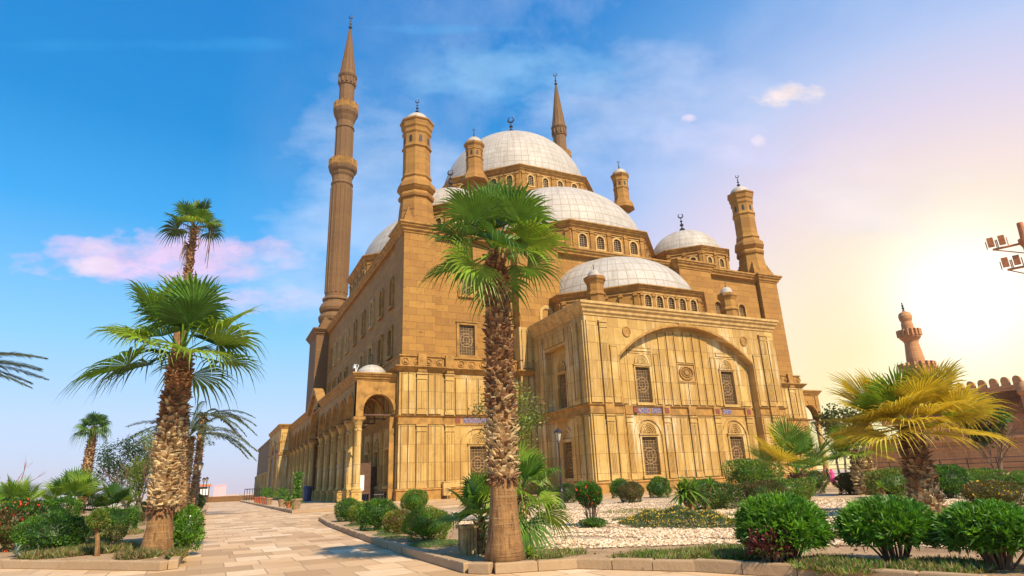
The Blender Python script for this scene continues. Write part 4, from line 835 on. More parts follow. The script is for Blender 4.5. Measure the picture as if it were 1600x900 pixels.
def oleander(label, px, pb, hw, pt, seed, gap=.15, name='bush', mats=('ole', 'ole2', 'ole3'), shoots=1000, L=.13, W=.03, cat='bush', group=None):
    x, y = G(px, pb, ZP); d = math.hypot(x, y); s = PXM(x, y, .7); rx = hw / s; ry = rx * .95; x += x / d * ry * .45; y += y / d * ry * .45; h = HT(px, pt, x, y) - ZP
    t = thing(name, label, cat, (x, y, ZP), group); r = random.Random(seed)
    D = unit(RNG.normal(size=(shoots, 3))); lo_ = D[:, 2] < -.5; D[lo_, 2] *= -1; D = unit(D); R = 1 + .13 * wob(D, seed, 2.5) + .08 * wob(D, seed + 1, 8)
    inn = RNG.random(shoots) < .3; rad = np.where(inn, RNG.uniform(.4, .85, shoots), RNG.uniform(.88, 1.0, shoots)) * R
    zc = h * (.5 + gap / 2); hz = h * (.5 - gap / 2); C = np.stack([x + D[:, 0] * rad * rx, y + D[:, 1] * rad * ry, ZP + zc + D[:, 2] * rad * hz], 1)
    ax = unit(D * .9 + np.array([0, 0, .55]) + RNG.normal(0, .25, D.shape)); f = Fol(); cl = wob(D, seed + 5, 5) + RNG.normal(0, .3, shoots) + (D[:, 2] > .1) * .35; mi0 = np.where(cl > .5, 1, np.where(cl < -.3, 2, 0))
    for k in range(9):
        O = unit(ax + RNG.normal(0, .55, ax.shape)); V, F = leaves(C - ax * (.02 * k), O, L * RNG.uniform(.7, 1.25, shoots), W * RNG.uniform(.8, 1.2, shoots), .12); f.add(V, F, mi0)
    k_ = RNG.choice(shoots, shoots // 16); V, F = leaves(C[k_] * 1., unit(RNG.normal(size=(len(k_), 3))), L * .8, W); f.add(V, F, 3); f.build('foliage', [MT[k] for k in mats] + [MT['dry']], t); st = MB()
    for k in range(26):
        a = r.uniform(0, 6.28); e = r.uniform(.2, .85); p0 = Vector((x + rx * .16 * math.cos(a), y + ry * .16 * math.sin(a), ZP - .03)); p1 = Vector((x + rx * e * math.cos(a), y + ry * e * math.sin(a), ZP + h * r.uniform(.45, .8))); pm = p0.lerp(p1, .5) + Vector((r.uniform(-.05, .05), r.uniform(-.05, .05), .05))
        st.tube([p0, pm, p1], [.022, .016, .006], 5)
        for _ in range(3): st.tube([pm, pm + Vector((r.uniform(-.3, .3), r.uniform(-.3, .3), r.uniform(.1, .4)))], [.01, .004], 4)
    st.build('stems', MT['twig'], t); return t
# ---- palms
def fanfronds(fol, P, specs, R, nseg=34, lp=.5):
    """each spec: azimuth, elevation, size, droop, material"""
    for az, el, sz, droop, mi in specs:
        t = np.array([math.cos(az) * math.cos(el), math.sin(az) * math.cos(el), math.sin(el)]); s = np.array([-math.sin(az), math.cos(az), 0]); n = np.cross(t, s); n = n if n[2] > 0 else -n
        roll = RNG.normal(0, .35); s, n = s * math.cos(roll) + n * math.sin(roll), n * math.cos(roll) - s * math.sin(roll)
        Rf = R * sz; L0 = lp * R * RNG.uniform(.85, 1.15); H = np.array(P) + t * L0 - np.array([0, 0, 1]) * droop * L0 * .12; st = np.array(P) + t * .06 + s * 0
        w = .022 * R + .006; V = np.array([st - s * w, st + s * w, H + s * w * .45, H - s * w * .45, st - n * w, st + n * w * .2, H + n * w * .2, H - n * w * .3]); fol.add(V, np.array([[0, 1, 2, 3], [4, 5, 6, 7]]), mi)
        ph = np.linspace(-2.05, 2.05, nseg) + RNG.normal(0, .012, nseg); dp = 4.1 / nseg
        L = Rf * (1 - .16 * np.abs(ph / 2.05) ** 1.5) * RNG.uniform(.9, 1.05, nseg); dr = droop * RNG.uniform(.55, 1.5, nseg)
        dd = t[None] * np.cos(ph)[:, None] + s[None] * np.sin(ph)[:, None] + n[None] * (.10 + .25 * np.abs(ph / 2.05))[:, None]; dd = unit(dd)
        ee = -t[None] * np.sin(ph)[:, None] + s[None] * np.cos(ph)[:, None]
        rows = []
        for u_, wf in ((.0, .02), (.3, .6), (.57, 1.0), (.78, .5), (.92, .22), (1.0, .02)):
            pos = H + dd * (L * u_)[:, None] - np.array([0, 0, 1]) * (dr * L * 1.6 * max(0, u_ - .38) ** 2)[:, None] * (1 + 2. * max(0, u_ - .75))
            if u_ > .6: pos = pos + ee * (RNG.normal(0, .03, nseg) * L * (u_ - .5))[:, None]
            wd2 = (.5 * L * dp * min(1, wf) * (.55 if u_ > .5 else .52))[:, None]; fold = n[None] * (wd2 * .55)
            rows.append((pos - ee * wd2 + fold, pos, pos + ee * wd2 + fold))
        V = np.stack([r for row in rows for r in row], 1)            # nseg, 18, 3
        idx = np.arange(nseg)[:, None] * 18; F = []
        for k in range(5):
            for j in range(2): F.append(idx + np.array([[3 * k + j, 3 * k + j + 1, 3 * k + j + 4, 3 * k + j + 3]]))
        fol.add(V.reshape(-1, 3), np.concatenate(F), mi)
def stubs(fol, x, y, prof, n, ln, wd_, mi, tilt=.5, jit=.42):
    """leaf bases in a spiral; prof: (z, radius)"""
    zs = np.linspace(prof[0][0], prof[-1][0], n) + RNG.normal(0, .01, n); r = np.interp(zs, [p[0] for p in prof], [p[1] for p in prof]); a = np.arange(n) * 2.39996 + RNG.normal(0, .12, n)
    o = np.stack([np.cos(a), np.sin(a), 0 * a], 1); s = np.stack([-np.sin(a), np.cos(a), 0 * a], 1); up = np.array([0, 0, 1.])
    c = np.stack([x + 0 * a, y + 0 * a, zs], 1) + o * (r - .02)[:, None]; l = (ln * RNG.uniform(.6, 1.35, n))[:, None]; w = (wd_ * RNG.uniform(.8, 1.2, n))[:, None]
    tl = (tilt + RNG.normal(0, jit, n))[:, None]; d = unit(o * .75 + up * tl + s * RNG.normal(0, .25, n)[:, None]); nn = np.cross(s, d); th = w * .22
    tip = c + d * l; V = np.stack([c - s * w / 2 - nn * th, c + s * w / 2 - nn * th, c + s * w / 2 + nn * th, c - s * w / 2 + nn * th, tip - s * w * .33 - nn * th * .3, tip + s * w * .33 - nn * th * .3, tip + s * w * .28 + nn * th * .4 - d * l * .15, tip - s * w * .28 + nn * th * .4 - d * l * .08], 1)
    F = np.array([[0, 1, 5, 4], [1, 2, 6, 5], [2, 3, 7, 6], [3, 0, 4, 7], [4, 5, 6, 7]]); FF = (np.arange(n)[:, None, None] * 8 + F[None]).reshape(-1, 4)
    m = mi(zs) if callable(mi) else np.full(n, mi); fol.add(V.reshape(-1, 3), FF, np.repeat(m, 5))
def crownspec(n, lo_, hi, drp, az0=0., mats=(0, 0, 1, 2)):
    S = []
    for k in range(n):
        f = k / max(1, n - 1); el = math.radians(hi + (lo_ - hi) * f + random.uniform(-6, 6)); az = az0 + k * 2.39996 + random.uniform(-.25, .25)
        S.append((az, el, random.uniform(.85, 1.1), drp * (.5 + .9 * f) * random.uniform(.8, 1.2), random.choice(mats)))
    return S
FANM = ['fan', 'fan2', 'fandark', 'fan3', 'dry']
def washingtonia(label, x, y, ztop, prof, R, n, drp, lo_=-50, hi=80, smooth=None, stubn=600, stubL=.2, stubW=.14, palez=None, lp=.5, group=None, mats=(0, 0, 1, 2), nseg=34, name='palm_tree', dry=0, petn=0):
    t = thing(name, label, 'palm', (x, y, ZP), group)
    m = MB(); P = [(r * (1 + (.0)), z) for z, r in prof]; m.lathe(x, y, P, 20)
    r0 = random.Random(5)
    i0 = 0
    for i, v in enumerate(m.v):
        a = math.atan2(v[1] - y, v[0] - x); k = 1 + .05 * math.sin(a * 5 + v[2] * 1.7) + .03 * math.sin(a * 11 + 2) + r0.uniform(-.015, .015); m.v[i] = (x + (v[0] - x) * k, y + (v[1] - y) * k, v[2])
    tr = m.build('trunk', MT['bark'] if smooth is not None else MT['stubmid'], t, True)
    if stubn:
        f = Fol(); zb = smooth if smooth is not None else prof[0][0]; pr = [(zb, np.interp(zb, [p[0] for p in prof], [p[1] for p in prof]))] + [p for p in prof if p[0] > zb]
        pz = palez if palez is not None else -9
        def mi(zs):
            k = zs + RNG.normal(0, .35 + .1 * (ztop - zb) / 4, len(zs)); return np.where(k < pz, np.where(RNG.random(len(zs)) < .65, 1, 2), np.where(RNG.random(len(zs)) < .2, 2, 0))
        stubs(f, x, y, pr, stubn, stubL, stubW, mi)
        if smooth is not None and group is None: stubs(f, x, y, [(zb - .08, pr[0][1]), (zb + .1, pr[0][1])], 130, stubL * .8, stubW * .5, 0, -.5, .5)
        f.build('leaf_stubs', [MT['stubdark'], MT['stubpale'], MT['stubmid']], tr)
    f = Fol(); fanfronds(f, (x, y, ztop), crownspec(n, lo_, hi, drp, random.uniform(0, 6), mats), R, nseg, lp)
    if dry: fanfronds(f, (x, y, ztop - .1), [(random.uniform(0, 6.28), math.radians(-70), .8, 1.2, 4) for _ in range(dry)], R, 20, lp)
    f.build('crown', [MT[k] for k in FANM], t); return t
def pinnate(fol, P, az, el, L, droop, mi, npair=64, lw=.085, ll=.42):
    t = np.array([math.cos(az), math.sin(az), 0]); s = np.array([-math.sin(az), math.cos(az), 0]); up = np.array([0, 0, 1.]); u = np.linspace(0, 1, 14)
    pts = np.array(P)[None] + t[None] * (np.cos(el) * L * u)[:, None] + up[None] * (math.sin(el) * L * u - droop * L * u ** 2.2)[:, None]
    for k in range(13):
        w = .03 * (1 - u[k]) + .008; V = np.array([pts[k] - s * w, pts[k] + s * w, pts[k + 1] + s * w * .8, pts[k + 1] - s * w * .8]); fol.add(V, np.array([[0, 1, 2, 3]]), mi)
    uu = np.linspace(.14, 1, npair); C = np.stack([np.interp(uu, u, pts[:, i]) for i in range(3)], 1); T_ = unit(np.gradient(C, axis=0)); ln = ll * L / 3 * np.sin(PI * (uu * .86 + .1)) ** .6
    for sg in (-1, 1):
        D = unit(T_ * .75 + sg * s[None] * .8 + up[None] * (.25 + RNG.normal(0, .12, npair))[:, None]); n = npair; W = lw; S = unit(np.cross(D, up[None] + 0 * D))
        V = np.stack([C, C + D * (ln * .5)[:, None] + S * W / 2, C + D * ln[:, None] - up * (ln * .28)[:, None], C + D * (ln * .5)[:, None] - S * W / 2], 1).reshape(-1, 3); fol.add(V, np.arange(4 * n).reshape(-1, 4), mi)
# ================================================================== the palms
# foreground palm in the middle
x, y = G(790, 880, ZP); s0 = PXM(x, y, .3); zs = HT(783, 748, x, y); zt = HT(773, 396, x, y) 
pz = lambda py: HT(780, py, x, y)
prof = [(ZP - .05, 33 / s0), (pz(855), 29 / s0), (pz(820), 24.5 / s0), (pz(780), 21.5 / s0), (zs, 20.5 / s0), (pz(700), .27), (pz(600), .24), (pz(500), .22), (pz(430), .19), (zt, .15)]
random.seed(21)
big = washingtonia('tall foreground fan palm with shaggy trunk and smooth brown foot before the mosque', x, y, zt + .05, prof, 1.05, 23, .34, -34, 88, zs, 1000, .14, .10, pz(640), .88, mats=(0, 0, 2, 1), nseg=36)
# left palm
x, y = G(243, 866, ZP); s0 = PXM(x, y, .5); pz = lambda py: HT(262, py, x, y); zs = pz(795); zt = HT(287, 556, x, y)
prof = [(ZP - .05, 27 / s0), (pz(850), 22 / s0), (pz(820), 18 / s0), (zs, 16 / s0), (pz(740), .30), (pz(690), .31), (pz(630), .28), (pz(580), .24), (zt, .2)]
random.seed(33)
washingtonia('stout fan palm with thick shaggy trunk at the left edge of the paved path', x, y, zt + .1, prof, 1.5, 22, .34, -24, 86, zs, 950, .17, .14, pz(665), .85, mats=(0, 0, 2, 1))
# tall slim palm behind it
x, y = G(243, 812, ZP); zt = HT(297, 356, x, y); zm = HT(285, 450, x, y)
random.seed(5)
washingtonia('tall slender fan palm rising above the stout one, with dry flower strands hanging', x, y, zt, [(ZP, .45), (zm - .4, .42), (zm, .32), (zm + .1, .24), (zt - .8, .19), (zt, .24)], 1.55, 19, .4, -8, 85, zm - 3, 240, .22, .2, None, .8, mats=(0, 2, 2, 1, 3), dry=1, nseg=26)
x2, y2 = x, y; m = MB()
for k in range(9):
    a = random.uniform(0, 6.28); p = Vector((x, y, zt)); q1 = p + Vector((math.cos(a), math.sin(a), .1)) * random.uniform(.8, 1.7); q2 = q1 + Vector((random.uniform(-.2, .2), random.uniform(-.2, .2), -random.uniform(1.2, 3.2))); m.tube([p, q1 + Vector((0, 0, .2)), q1.lerp(q2, .5), q2], [.03, .025, .03, .02], 4)
o = [q for q in bpy.data.objects if q.get('label', '').startswith('tall slender')][0]; m.build('flower_strands', MT['twig'], o)
# distant palm on the left
x, y = G(124, 803, ZP); zt = HT(137, 668, x, y); random.seed(9)
washingtonia('small distant fan palm standing alone against the sky on the left', x, y, zt, [(ZP, .4), (zt * .45, .46), (zt * .75, .38), (zt - .9, .3), (zt, .25)], 1.25, 26, .7, -30, 75, None, 420, .26, .2, -9, .75, mats=(0, 0, 2), nseg=22)
# right side palms
x, y = G(1452, 803, ZP); zt = HT(1418, 668, x, y); random.seed(12)
washingtonia('broad fan palm with flat spreading golden crown on the right', x, y, zt, [(ZP - .05, .42), (ZP + .6, .38), (ZP + 1.6, .33), (zt - .5, .28), (zt, .24)], 1.62, 30, .24, -12, 48, None, 440, .2, .16, 1.0, .85, mats=(3, 3, 3, 3, 1), nseg=44)
x, y = G(1357, 773, ZP); zt = HT(1341, 704, x, y); random.seed(14)
washingtonia('smaller fan palm behind and left of the broad one', x, y, zt, [(ZP - .05, .55), (zt * .6, .5), (zt, .35)], 1.25, 20, .2, -15, 50, None, 260, .3, .26, 9, .8, mats=(3, 1, 0), nseg=34)
x, y = G(1252, 781, ZP); zt = HT(1247, 742, x, y); random.seed(17)
washingtonia('short trunkless fan palm in the gravel with wide upright fans', x, y, zt, [(ZP - .05, .45), (zt * .6, .38), (zt, .25)], 1.7, 13, .06, 14, 72, None, 90, .3, .25, -1, .95, mats=(1, 0, 1, 3), nseg=42)
# young fan palms
def young(label, px, pb, pc, R, n, lo_, hi, drp, seed, mats=(1, 0), group='young fan palms among the shrubs', lp=.8, nseg=34, back=0):
    x, y = G(px, pb, ZP); d = math.hypot(x, y); x += x / d * back; y += y / d * back; zc = HT(px, pc, x, y); random.seed(seed)
    return washingtonia(label, x, y, zc, [(ZP - .05, .12), (zc, .09)], R, n, drp, lo_, hi, None, 30, .14, .1, -1, lp, group, mats, nseg)
young('young fan palm whose fans poke out left of the foreground palm trunk', 752, 872, 812, .72, 13, -10, 80, .3, 3, lp=.75, mats=(0, 0, 1), back=.9)
young('young fan palm with bright drooping fans right of the foreground palm trunk', 818, 868, 775, .78, 18, -45, 82, .5, 4, mats=(1, 0, 1), lp=.75, back=.7)
young('low fan palm with upright green fans behind the clipped hedge on the left', 100, 838, 788, .95, 16, 0, 80, .2, 6)
young('dark low fan palm beside the small standard trees', 170, 832, 798, .9, 14, -5, 75, .25, 7, mats=(0, 2, 1))
young('fan palm cut by the left edge of the picture behind the red flowers', 14, 848, 800, .9, 12, 0, 70, .3, 8)
# date palms
def date(label, px, pb, pcx, pcy, L, n, prof_r, seed, els=(10, 75), stub=True, azs=None, dro=.55):
    x, y = G(px, pb, ZP); z = HT(pcx, pcy, x, y); t = thing('date_palm', label, 'palm', (x, y, ZP)); m = MB(); m.lathe(x, y, [(prof_r * 1.1, ZP - .05), (prof_r, z * .5), (prof_r * .9, z)], 12); tr = m.build('trunk', MT['stubmid'], t, True)
    f = Fol(); stubs(f, x, y, [(ZP, prof_r), (z, prof_r * .9)], 300, .2, .2, lambda zs: RNG.choice(3, len(zs), p=[.4, .3, .3])); f.build('leaf_stubs', [MT['stubdark'], MT['stubpale'], MT['stubmid']], tr)
    f = Fol(); r = random.Random(seed)
    for k in range(n):
        el = math.radians(els[0] + (els[1] - els[0]) * r.random()); az = (azs[k % len(azs)] if azs else k * 2.4 + r.uniform(-.3, .3)); pinnate(f, (x, y, z), az, el, L * r.uniform(.85, 1.1), dro * r.uniform(.7, 1.2), r.choice((0, 0, 1)))
    f.build('crown', [MT['date'], MT['date2']], t); return t
date('feathery date palm behind the stout fan palm, fronds arching over the path', 281, 806, 306, 682, 5.2, 30, .42, 3)
date('slimmer leaning date palm just right of the other date palm', 300, 803, 320, 650, 4.2, 12, .27, 8, (5, 50), azs=[.2, -.3, .8, 2.8, -1, 1.6, 3.6, -.1, .4])
# date palm whose crown enters at the left edge
d0 = wd(-100, 566); t_ = 30 / math.hypot(d0[0], d0[1]); x, y = d0[0] * t_, d0[1] * t_; z = HC + d0[2] * t_
t = thing('date_palm', 'date palm whose frond tips enter the sky at the left edge', 'palm', (x, y, ZP)); m = MB(); m.lathe(x, y, [(.4, ZP), (.33, z)], 12); m.build('trunk', MT['stubmid'], t)
f = Fol(); r = random.Random(4)
ar = math.atan2(-x, y)
for k in range(7): pinnate(f, (x, y, z), ar + r.uniform(-.3, .3), math.radians(-4 + k * 4.5), r.uniform(2.8, 3.35), .2, r.choice((0, 0, 1)), 90, .05)
for k in range(16): pinnate(f, (x, y, z), ar + PI + r.uniform(-1.5, 1.5), math.radians(r.uniform(-15, 60)), 3.2, .4, r.choice((0, 0, 1)))
f.build('crown', [MT['date'], MT['date2']], t)
# ================================================================== shrubs
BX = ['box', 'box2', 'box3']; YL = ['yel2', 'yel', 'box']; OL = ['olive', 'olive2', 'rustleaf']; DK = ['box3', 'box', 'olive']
b = lambda *a, **k: bush(*a, **k)
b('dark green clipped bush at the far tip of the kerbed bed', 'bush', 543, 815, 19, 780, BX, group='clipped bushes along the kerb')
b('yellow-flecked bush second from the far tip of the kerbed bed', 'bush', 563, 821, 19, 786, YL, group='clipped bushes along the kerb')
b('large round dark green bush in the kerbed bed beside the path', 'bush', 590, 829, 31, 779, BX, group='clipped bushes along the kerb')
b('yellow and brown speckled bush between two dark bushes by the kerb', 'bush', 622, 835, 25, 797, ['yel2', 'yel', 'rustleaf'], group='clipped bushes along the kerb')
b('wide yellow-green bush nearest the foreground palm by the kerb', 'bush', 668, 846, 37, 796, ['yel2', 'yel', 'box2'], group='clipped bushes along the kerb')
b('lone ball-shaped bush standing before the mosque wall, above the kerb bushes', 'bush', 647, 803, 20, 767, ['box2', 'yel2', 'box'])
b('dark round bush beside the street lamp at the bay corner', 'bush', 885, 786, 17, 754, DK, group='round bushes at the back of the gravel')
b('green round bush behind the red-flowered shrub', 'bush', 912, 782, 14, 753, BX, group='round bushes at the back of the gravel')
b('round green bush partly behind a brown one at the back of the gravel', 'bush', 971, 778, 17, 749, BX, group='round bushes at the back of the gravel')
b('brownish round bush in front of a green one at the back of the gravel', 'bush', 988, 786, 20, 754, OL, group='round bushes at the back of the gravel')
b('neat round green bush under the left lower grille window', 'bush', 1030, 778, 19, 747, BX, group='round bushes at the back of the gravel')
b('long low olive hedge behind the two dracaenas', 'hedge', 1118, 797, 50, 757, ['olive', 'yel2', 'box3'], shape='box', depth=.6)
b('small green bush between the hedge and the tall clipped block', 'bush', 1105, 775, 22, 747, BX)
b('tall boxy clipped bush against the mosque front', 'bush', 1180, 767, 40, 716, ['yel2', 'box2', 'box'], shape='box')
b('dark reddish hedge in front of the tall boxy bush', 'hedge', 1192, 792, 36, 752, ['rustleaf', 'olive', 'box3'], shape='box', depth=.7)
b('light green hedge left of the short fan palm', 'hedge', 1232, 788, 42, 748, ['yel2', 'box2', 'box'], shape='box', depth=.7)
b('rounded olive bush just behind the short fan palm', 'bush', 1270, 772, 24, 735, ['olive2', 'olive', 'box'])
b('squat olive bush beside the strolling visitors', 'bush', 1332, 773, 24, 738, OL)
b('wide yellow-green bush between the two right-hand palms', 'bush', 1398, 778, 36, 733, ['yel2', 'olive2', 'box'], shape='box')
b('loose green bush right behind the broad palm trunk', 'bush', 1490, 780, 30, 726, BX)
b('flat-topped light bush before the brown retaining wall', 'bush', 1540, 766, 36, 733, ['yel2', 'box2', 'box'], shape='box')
b('low brownish bush with yellow specks at the right edge', 'bush', 1560, 792, 46, 752, ['rustleaf', 'olive2', 'olive'], flowers='flowery', nflow=60)
b('small light green bush cut by the right edge of the picture', 'bush', 1598, 766, 20, 738, ['box2', 'yel2', 'box'])
oleander('dense rounded oleander at the kerb, with a maroon shrub at its left foot', 1232, 882, 70, 775, 51, .02, shoots=1500)
oleander('oleander with bare twiggy base, middle of the three at the front right', 1403, 884, 74, 780, 52, .12, shoots=1500)
oleander('oleander clump at the bottom right corner of the picture', 1566, 893, 80, 788, 53, .1, shoots=1500)
oleander('small maroon-leaved shrub at the foot of the left oleander', 1210, 886, 40, 822, 54, .05, 'shrub', ('maroon', 'maroon2', 'olive'), 260, .065, .035, 'shrub')
MT['leafless'] = MT['twigred']
# red flowered shrub standing on a twiggy stem
t = b('shrub with orange-red blossoms on a bare twiggy stem in the gravel', 'flowering shrub', 925, 824, 21, 753, BX, flowers='flower', nflow=55, gap=.45, name='flowering_shrub')
b('little green clump at the foot of the red-blossomed shrub', 'bush', 927, 825, 22, 811, BX, leafL=.06)
# left garden
b('big clipped hedge ball with yellow tips at the lower left', 'bush', 76, 868, 48, 802, ['box', 'box2', 'box3'], dens=.9)
b('upper tier of clipped green hedge behind the big hedge ball', 'hedge', 66, 850, 42, 780, ['box', 'box2', 'box3'], shape='box')
b('yellow variegated bush at the right end of the left hedge', 'bush', 112, 864, 17, 808, YL)
b('bush covered in small red blossoms at the left edge of the picture', 'flowering bush', 14, 862, 44, 784, ['box3', 'box', 'rustleaf'], flowers='flower', nflow=50, name='flowering_bush')
b('green hedge behind the two small standard trees', 'hedge', 175, 835, 32, 795, BX, shape='box')
b('small rusty ball bush beside the sandy garden path', 'bush', 212, 818, 11, 800, OL)
b('dark bush behind the sandy garden path', 'bush', 222, 812, 16, 784, DK)
b('dense bright green bush right of the stout palm foot by the path', 'bush', 289, 862, 23, 795, ['box2', 'ole2', 'box'], leafL=.08, leafW=.03, flowers='flowerw', nflow=5)
b('small yellow-flowered bush along the path kerb', 'bush', 300, 812, 11, 793, ['box2', 'yel', 'box'], flowers='flowery', nflow=60)
b('green bush along the path below the street lamp', 'bush', 301, 802, 15, 769, BX)
def standard(label, px, pb, pcy, hw, pt, seed, mats, lean):
    x, y = G(px, pb, ZP); s = PXM(x, y, 1); z = HT(px, pcy, x, y); zt = HT(px, pt, x, y); t = thing('standard_tree', label, 'small tree', (x, y, ZP), 'small standard trees on the left'); m = MB()
    m.tube([(x, y, ZP - .03), (x + lean * .4, y, (z + ZP) / 2), (x + lean, y, z)], [.07, .055, .05], 8)
    for k in range(6): a = k; m.tube([(x + lean, y, z - .1), (x + lean + math.cos(a) * hw / s * .6, y + math.sin(a) * hw / s * .6, z + .15)], [.03, .012], 5)
    m.build('trunk', MT['twig'] if lean > -.01 else MT['bark'], t); n = 1600; D = unit(RNG.normal(size=(n, 3))); R = (1 + .2 * wob(D, seed, 3)) * RNG.uniform(.5, 1, n) ** .4; hz = (zt - z) / 1.6
    C = np.array([x + lean, y, (z + zt) / 2]) + D * R[:, None] * np.array([hw / s, hw / s, hz]); f = Fol(); V, F = leaves(C, unit(D + RNG.normal(0, .7, D.shape) + [0, 0, .4]), .06, .028); f.add(V, F, RNG.choice(3, n)); f.build('crown', [MT[k] for k in mats], t)
standard('little ball-headed tree with a leaning pale stem', 152, 869, 824, 15, 800, 3, ['yel2', 'olive2', 'box2'], -.12)
standard('little flat-headed tree with a dark crooked stem', 174, 862, 842, 17, 822, 4, ['olive2', 'yel2', 'olive'], .03)
def spiky(name, label, px, pb, pcx, pcy, Lpx, n, mats, trunk=.06, lo_=-30, group=None, wf=.07, cat='plant', extra=()):
    x, y = G(px, pb, ZP); s = PXM(x, y, 1.2); L = Lpx / s; z = HT(pcx, pcy, x, y); p1 = G(pcx, pcy) ; dx = (pcx - px) / s + (pb - pcy) / s * .055
    t = thing(name, label, cat, (x, y, ZP), group); heads = [(x + dx, y, z)]
    if trunk:
        m = MB(); m.tube([(x, y, ZP - .03), (x + dx * .4, y, (z + ZP) / 2), (x + dx, y, z)], [trunk * 1.3, trunk, trunk * .8], 8)
        for ex, ez in extra: m.tube([(x + dx * .1, y, ZP + .05), (x + ex * .8, y + .1, ZP + (z - ZP) * ez * .6), (x + ex, y + .15, ZP + (z - ZP) * ez)], [trunk, trunk * .8, trunk * .7], 8); heads.append((x + ex, y + .15, ZP + (z - ZP) * ez))
        m.build('stem', MT['bark'], t)
    f = Fol()
    for hx, hy, hz in heads:
        for k in range(n):
            az = k * 2.4 + random.uniform(-.2, .2); el = math.radians(lo_ + (85 - lo_) * (1 - k / n) + random.uniform(-8, 8)); d = np.array([math.cos(az) * math.cos(el), math.sin(az) * math.cos(el), math.sin(el)]); sd_ = np.array([-math.sin(az), math.cos(az), 0]); Lk = L * random.uniform(.8, 1.1); w = L * wf
            rows = [np.array([hx, hy, hz]) + d * Lk * u - np.array([0, 0, 1]) * Lk * .35 * u ** 2.5 for u in (0, .4, .75, 1)]; V = np.array([q for p, ww in zip(rows, (.6, 1, .6, .05)) for q in (p - sd_ * w / 2 * ww, p + sd_ * w / 2 * ww)]); f.add(V, np.array([[0, 1, 3, 2], [2, 3, 5, 4], [4, 5, 7, 6]]), random.randrange(len(mats)))
    f.build('leaves', [MT[k] for k in mats], t); return t
random.seed(2)
spiky('dracaena', 'three-stemmed dracaena with strap leaves on the green mound', 1083, 803, 1073, 765, 34, 60, ['box', 'fan', 'fan2'], .085, -35, 'dracaenas on the gravel', .1, 'dracaena', [(.35, .9), (-.35, .8)])
spiky('dracaena', 'single-stemmed leaning dracaena before the olive hedge', 1106, 798, 1117, 758, 22, 45, ['fan2', 'fan', 'box2'], .07, -20, 'dracaenas on the gravel', .08, 'dracaena')
spiky('yucca', 'small yucca with light green rosette left of the broad palm', 1388, 792, 1378, 762, 19, 30, ['box2', 'yel2', 'fan2'], .06, -5, 'small yuccas on the right', .1, 'yucca')
spiky('yucca', 'shorter yucca tuft at the foot of the broad palm', 1432, 797, 1428, 783, 18, 26, ['box2', 'yel2', 'fan2'], .06, 10, 'small yuccas on the right', .1, 'yucca')
spiky('agave', 'grey-blue agave with stiff pointed leaves by the red blossoms', 45, 858, 44, 828, 36, 16, ['agave', 'pale'], 0, 15, None, .16, 'agave')
spiky('agave', 'drooping pale agave rosette at the lower left kerb', 22, 874, 22, 866, 26, 14, ['agave', 'pale'], 0, -5, None, .13, 'agave')
spiky('plant', 'broad-leaved green seedling at the right foot of the foreground palm', 828, 876, 828, 868, 24, 12, ['fan2', 'box2'], 0, 5, None, .3, 'plant')
# ================================================================== trees
def tree(label, px, pb, top, cx0, cx1, cbot, mats, nleaf, leafL, seed, dist=None, name='tree', dens='clump', nb=9, bark='twig', trunkr=.12, group=None):
    x, y = G(px, pb, ZP); s = PXM(x, y, 3); zt = HT(px, top, x, y); zb = HT(px, cbot, x, y); rx = (cx1 - cx0) / 2 / s; off = ((cx0 + cx1) / 2 - px) / s; r = random.Random(seed)
    vx, vy = y / math.hypot(x, y), -x / math.hypot(x, y)
    t = thing(name, label, 'tree', (x, y, ZP), group); m = MB(); tips = []
    def br(p, d, L, rad, k):
        p = Vector(p); q_ = p + d * L * .5 + Vector((r.uniform(-.06, .06), r.uniform(-.06, .06), 0)) * L; e = q_ + (d + Vector((r.uniform(-.2, .2), r.uniform(-.2, .2), .1))).normalized() * L * .5
        m.tube([p, q_, e], [rad, rad * .8, rad * .6], 6)
        if k == 0: tips.append(e); return
        tips.append(e)
        for _ in range(3): br(e if r.random() < .6 else q_, (d + Vector((r.uniform(-.9, .9), r.uniform(-.9, .9), r.uniform(-.1, .5)))).normalized(), L * r.uniform(.55, .8), rad * .55, k - 1)
    H = zt - ZP
    for k in range(3): a = k * 2.1 + r.random(); br((x, y, ZP - .05), Vector((math.cos(a) * .35 + vx * off / H * 1.5, math.sin(a) * .35 + vy * off / H * 1.5, 1)).normalized(), H * .38, trunkr, 3)
    m.build('trunk', MT[bark], t)
    if nleaf:
        cen = np.array([x + vx * off, y + vy * off, (zt + zb) / 2]); rz = (zt - zb) / 2; ncl = 46; D = unit(np.random.default_rng(seed).normal(size=(ncl, 3))); cc = cen + D * (np.random.default_rng(seed + 1).uniform(.25, .95, (ncl, 1)) ** .7) * np.array([rx, rx * .9, rz]); kk = RNG.integers(0, ncl, nleaf); C = cc[kk] + RNG.normal(0, .15, (nleaf, 3)) * np.array([rx, rx, rz])
        f = Fol(); V, F = leaves(C, unit(RNG.normal(size=(nleaf, 3)) + [0, 0, -.2]), leafL, leafL * .5); f.add(V, F, kk % len(mats)); f.build('crown', [MT[k] for k in mats], t)
    return t
tree('dark leafy round tree between the low fan palms and the stout palm', 205, 812, 684, 146, 238, 762, ['treed', 'box3', 'treed'], 5200, .16, 3, nb=9)
tree('light green wispy tree touching the stout palm trunk', 226, 815, 676, 188, 250, 770, ['treel', 'yel2', 'treel'], 4200, .12, 4)
tree('leafless red-twigged tree at the left edge of the picture', -22, 815, 700, -60, 40, 760, [], 0, .1, 5, bark='twigred', trunkr=.09)
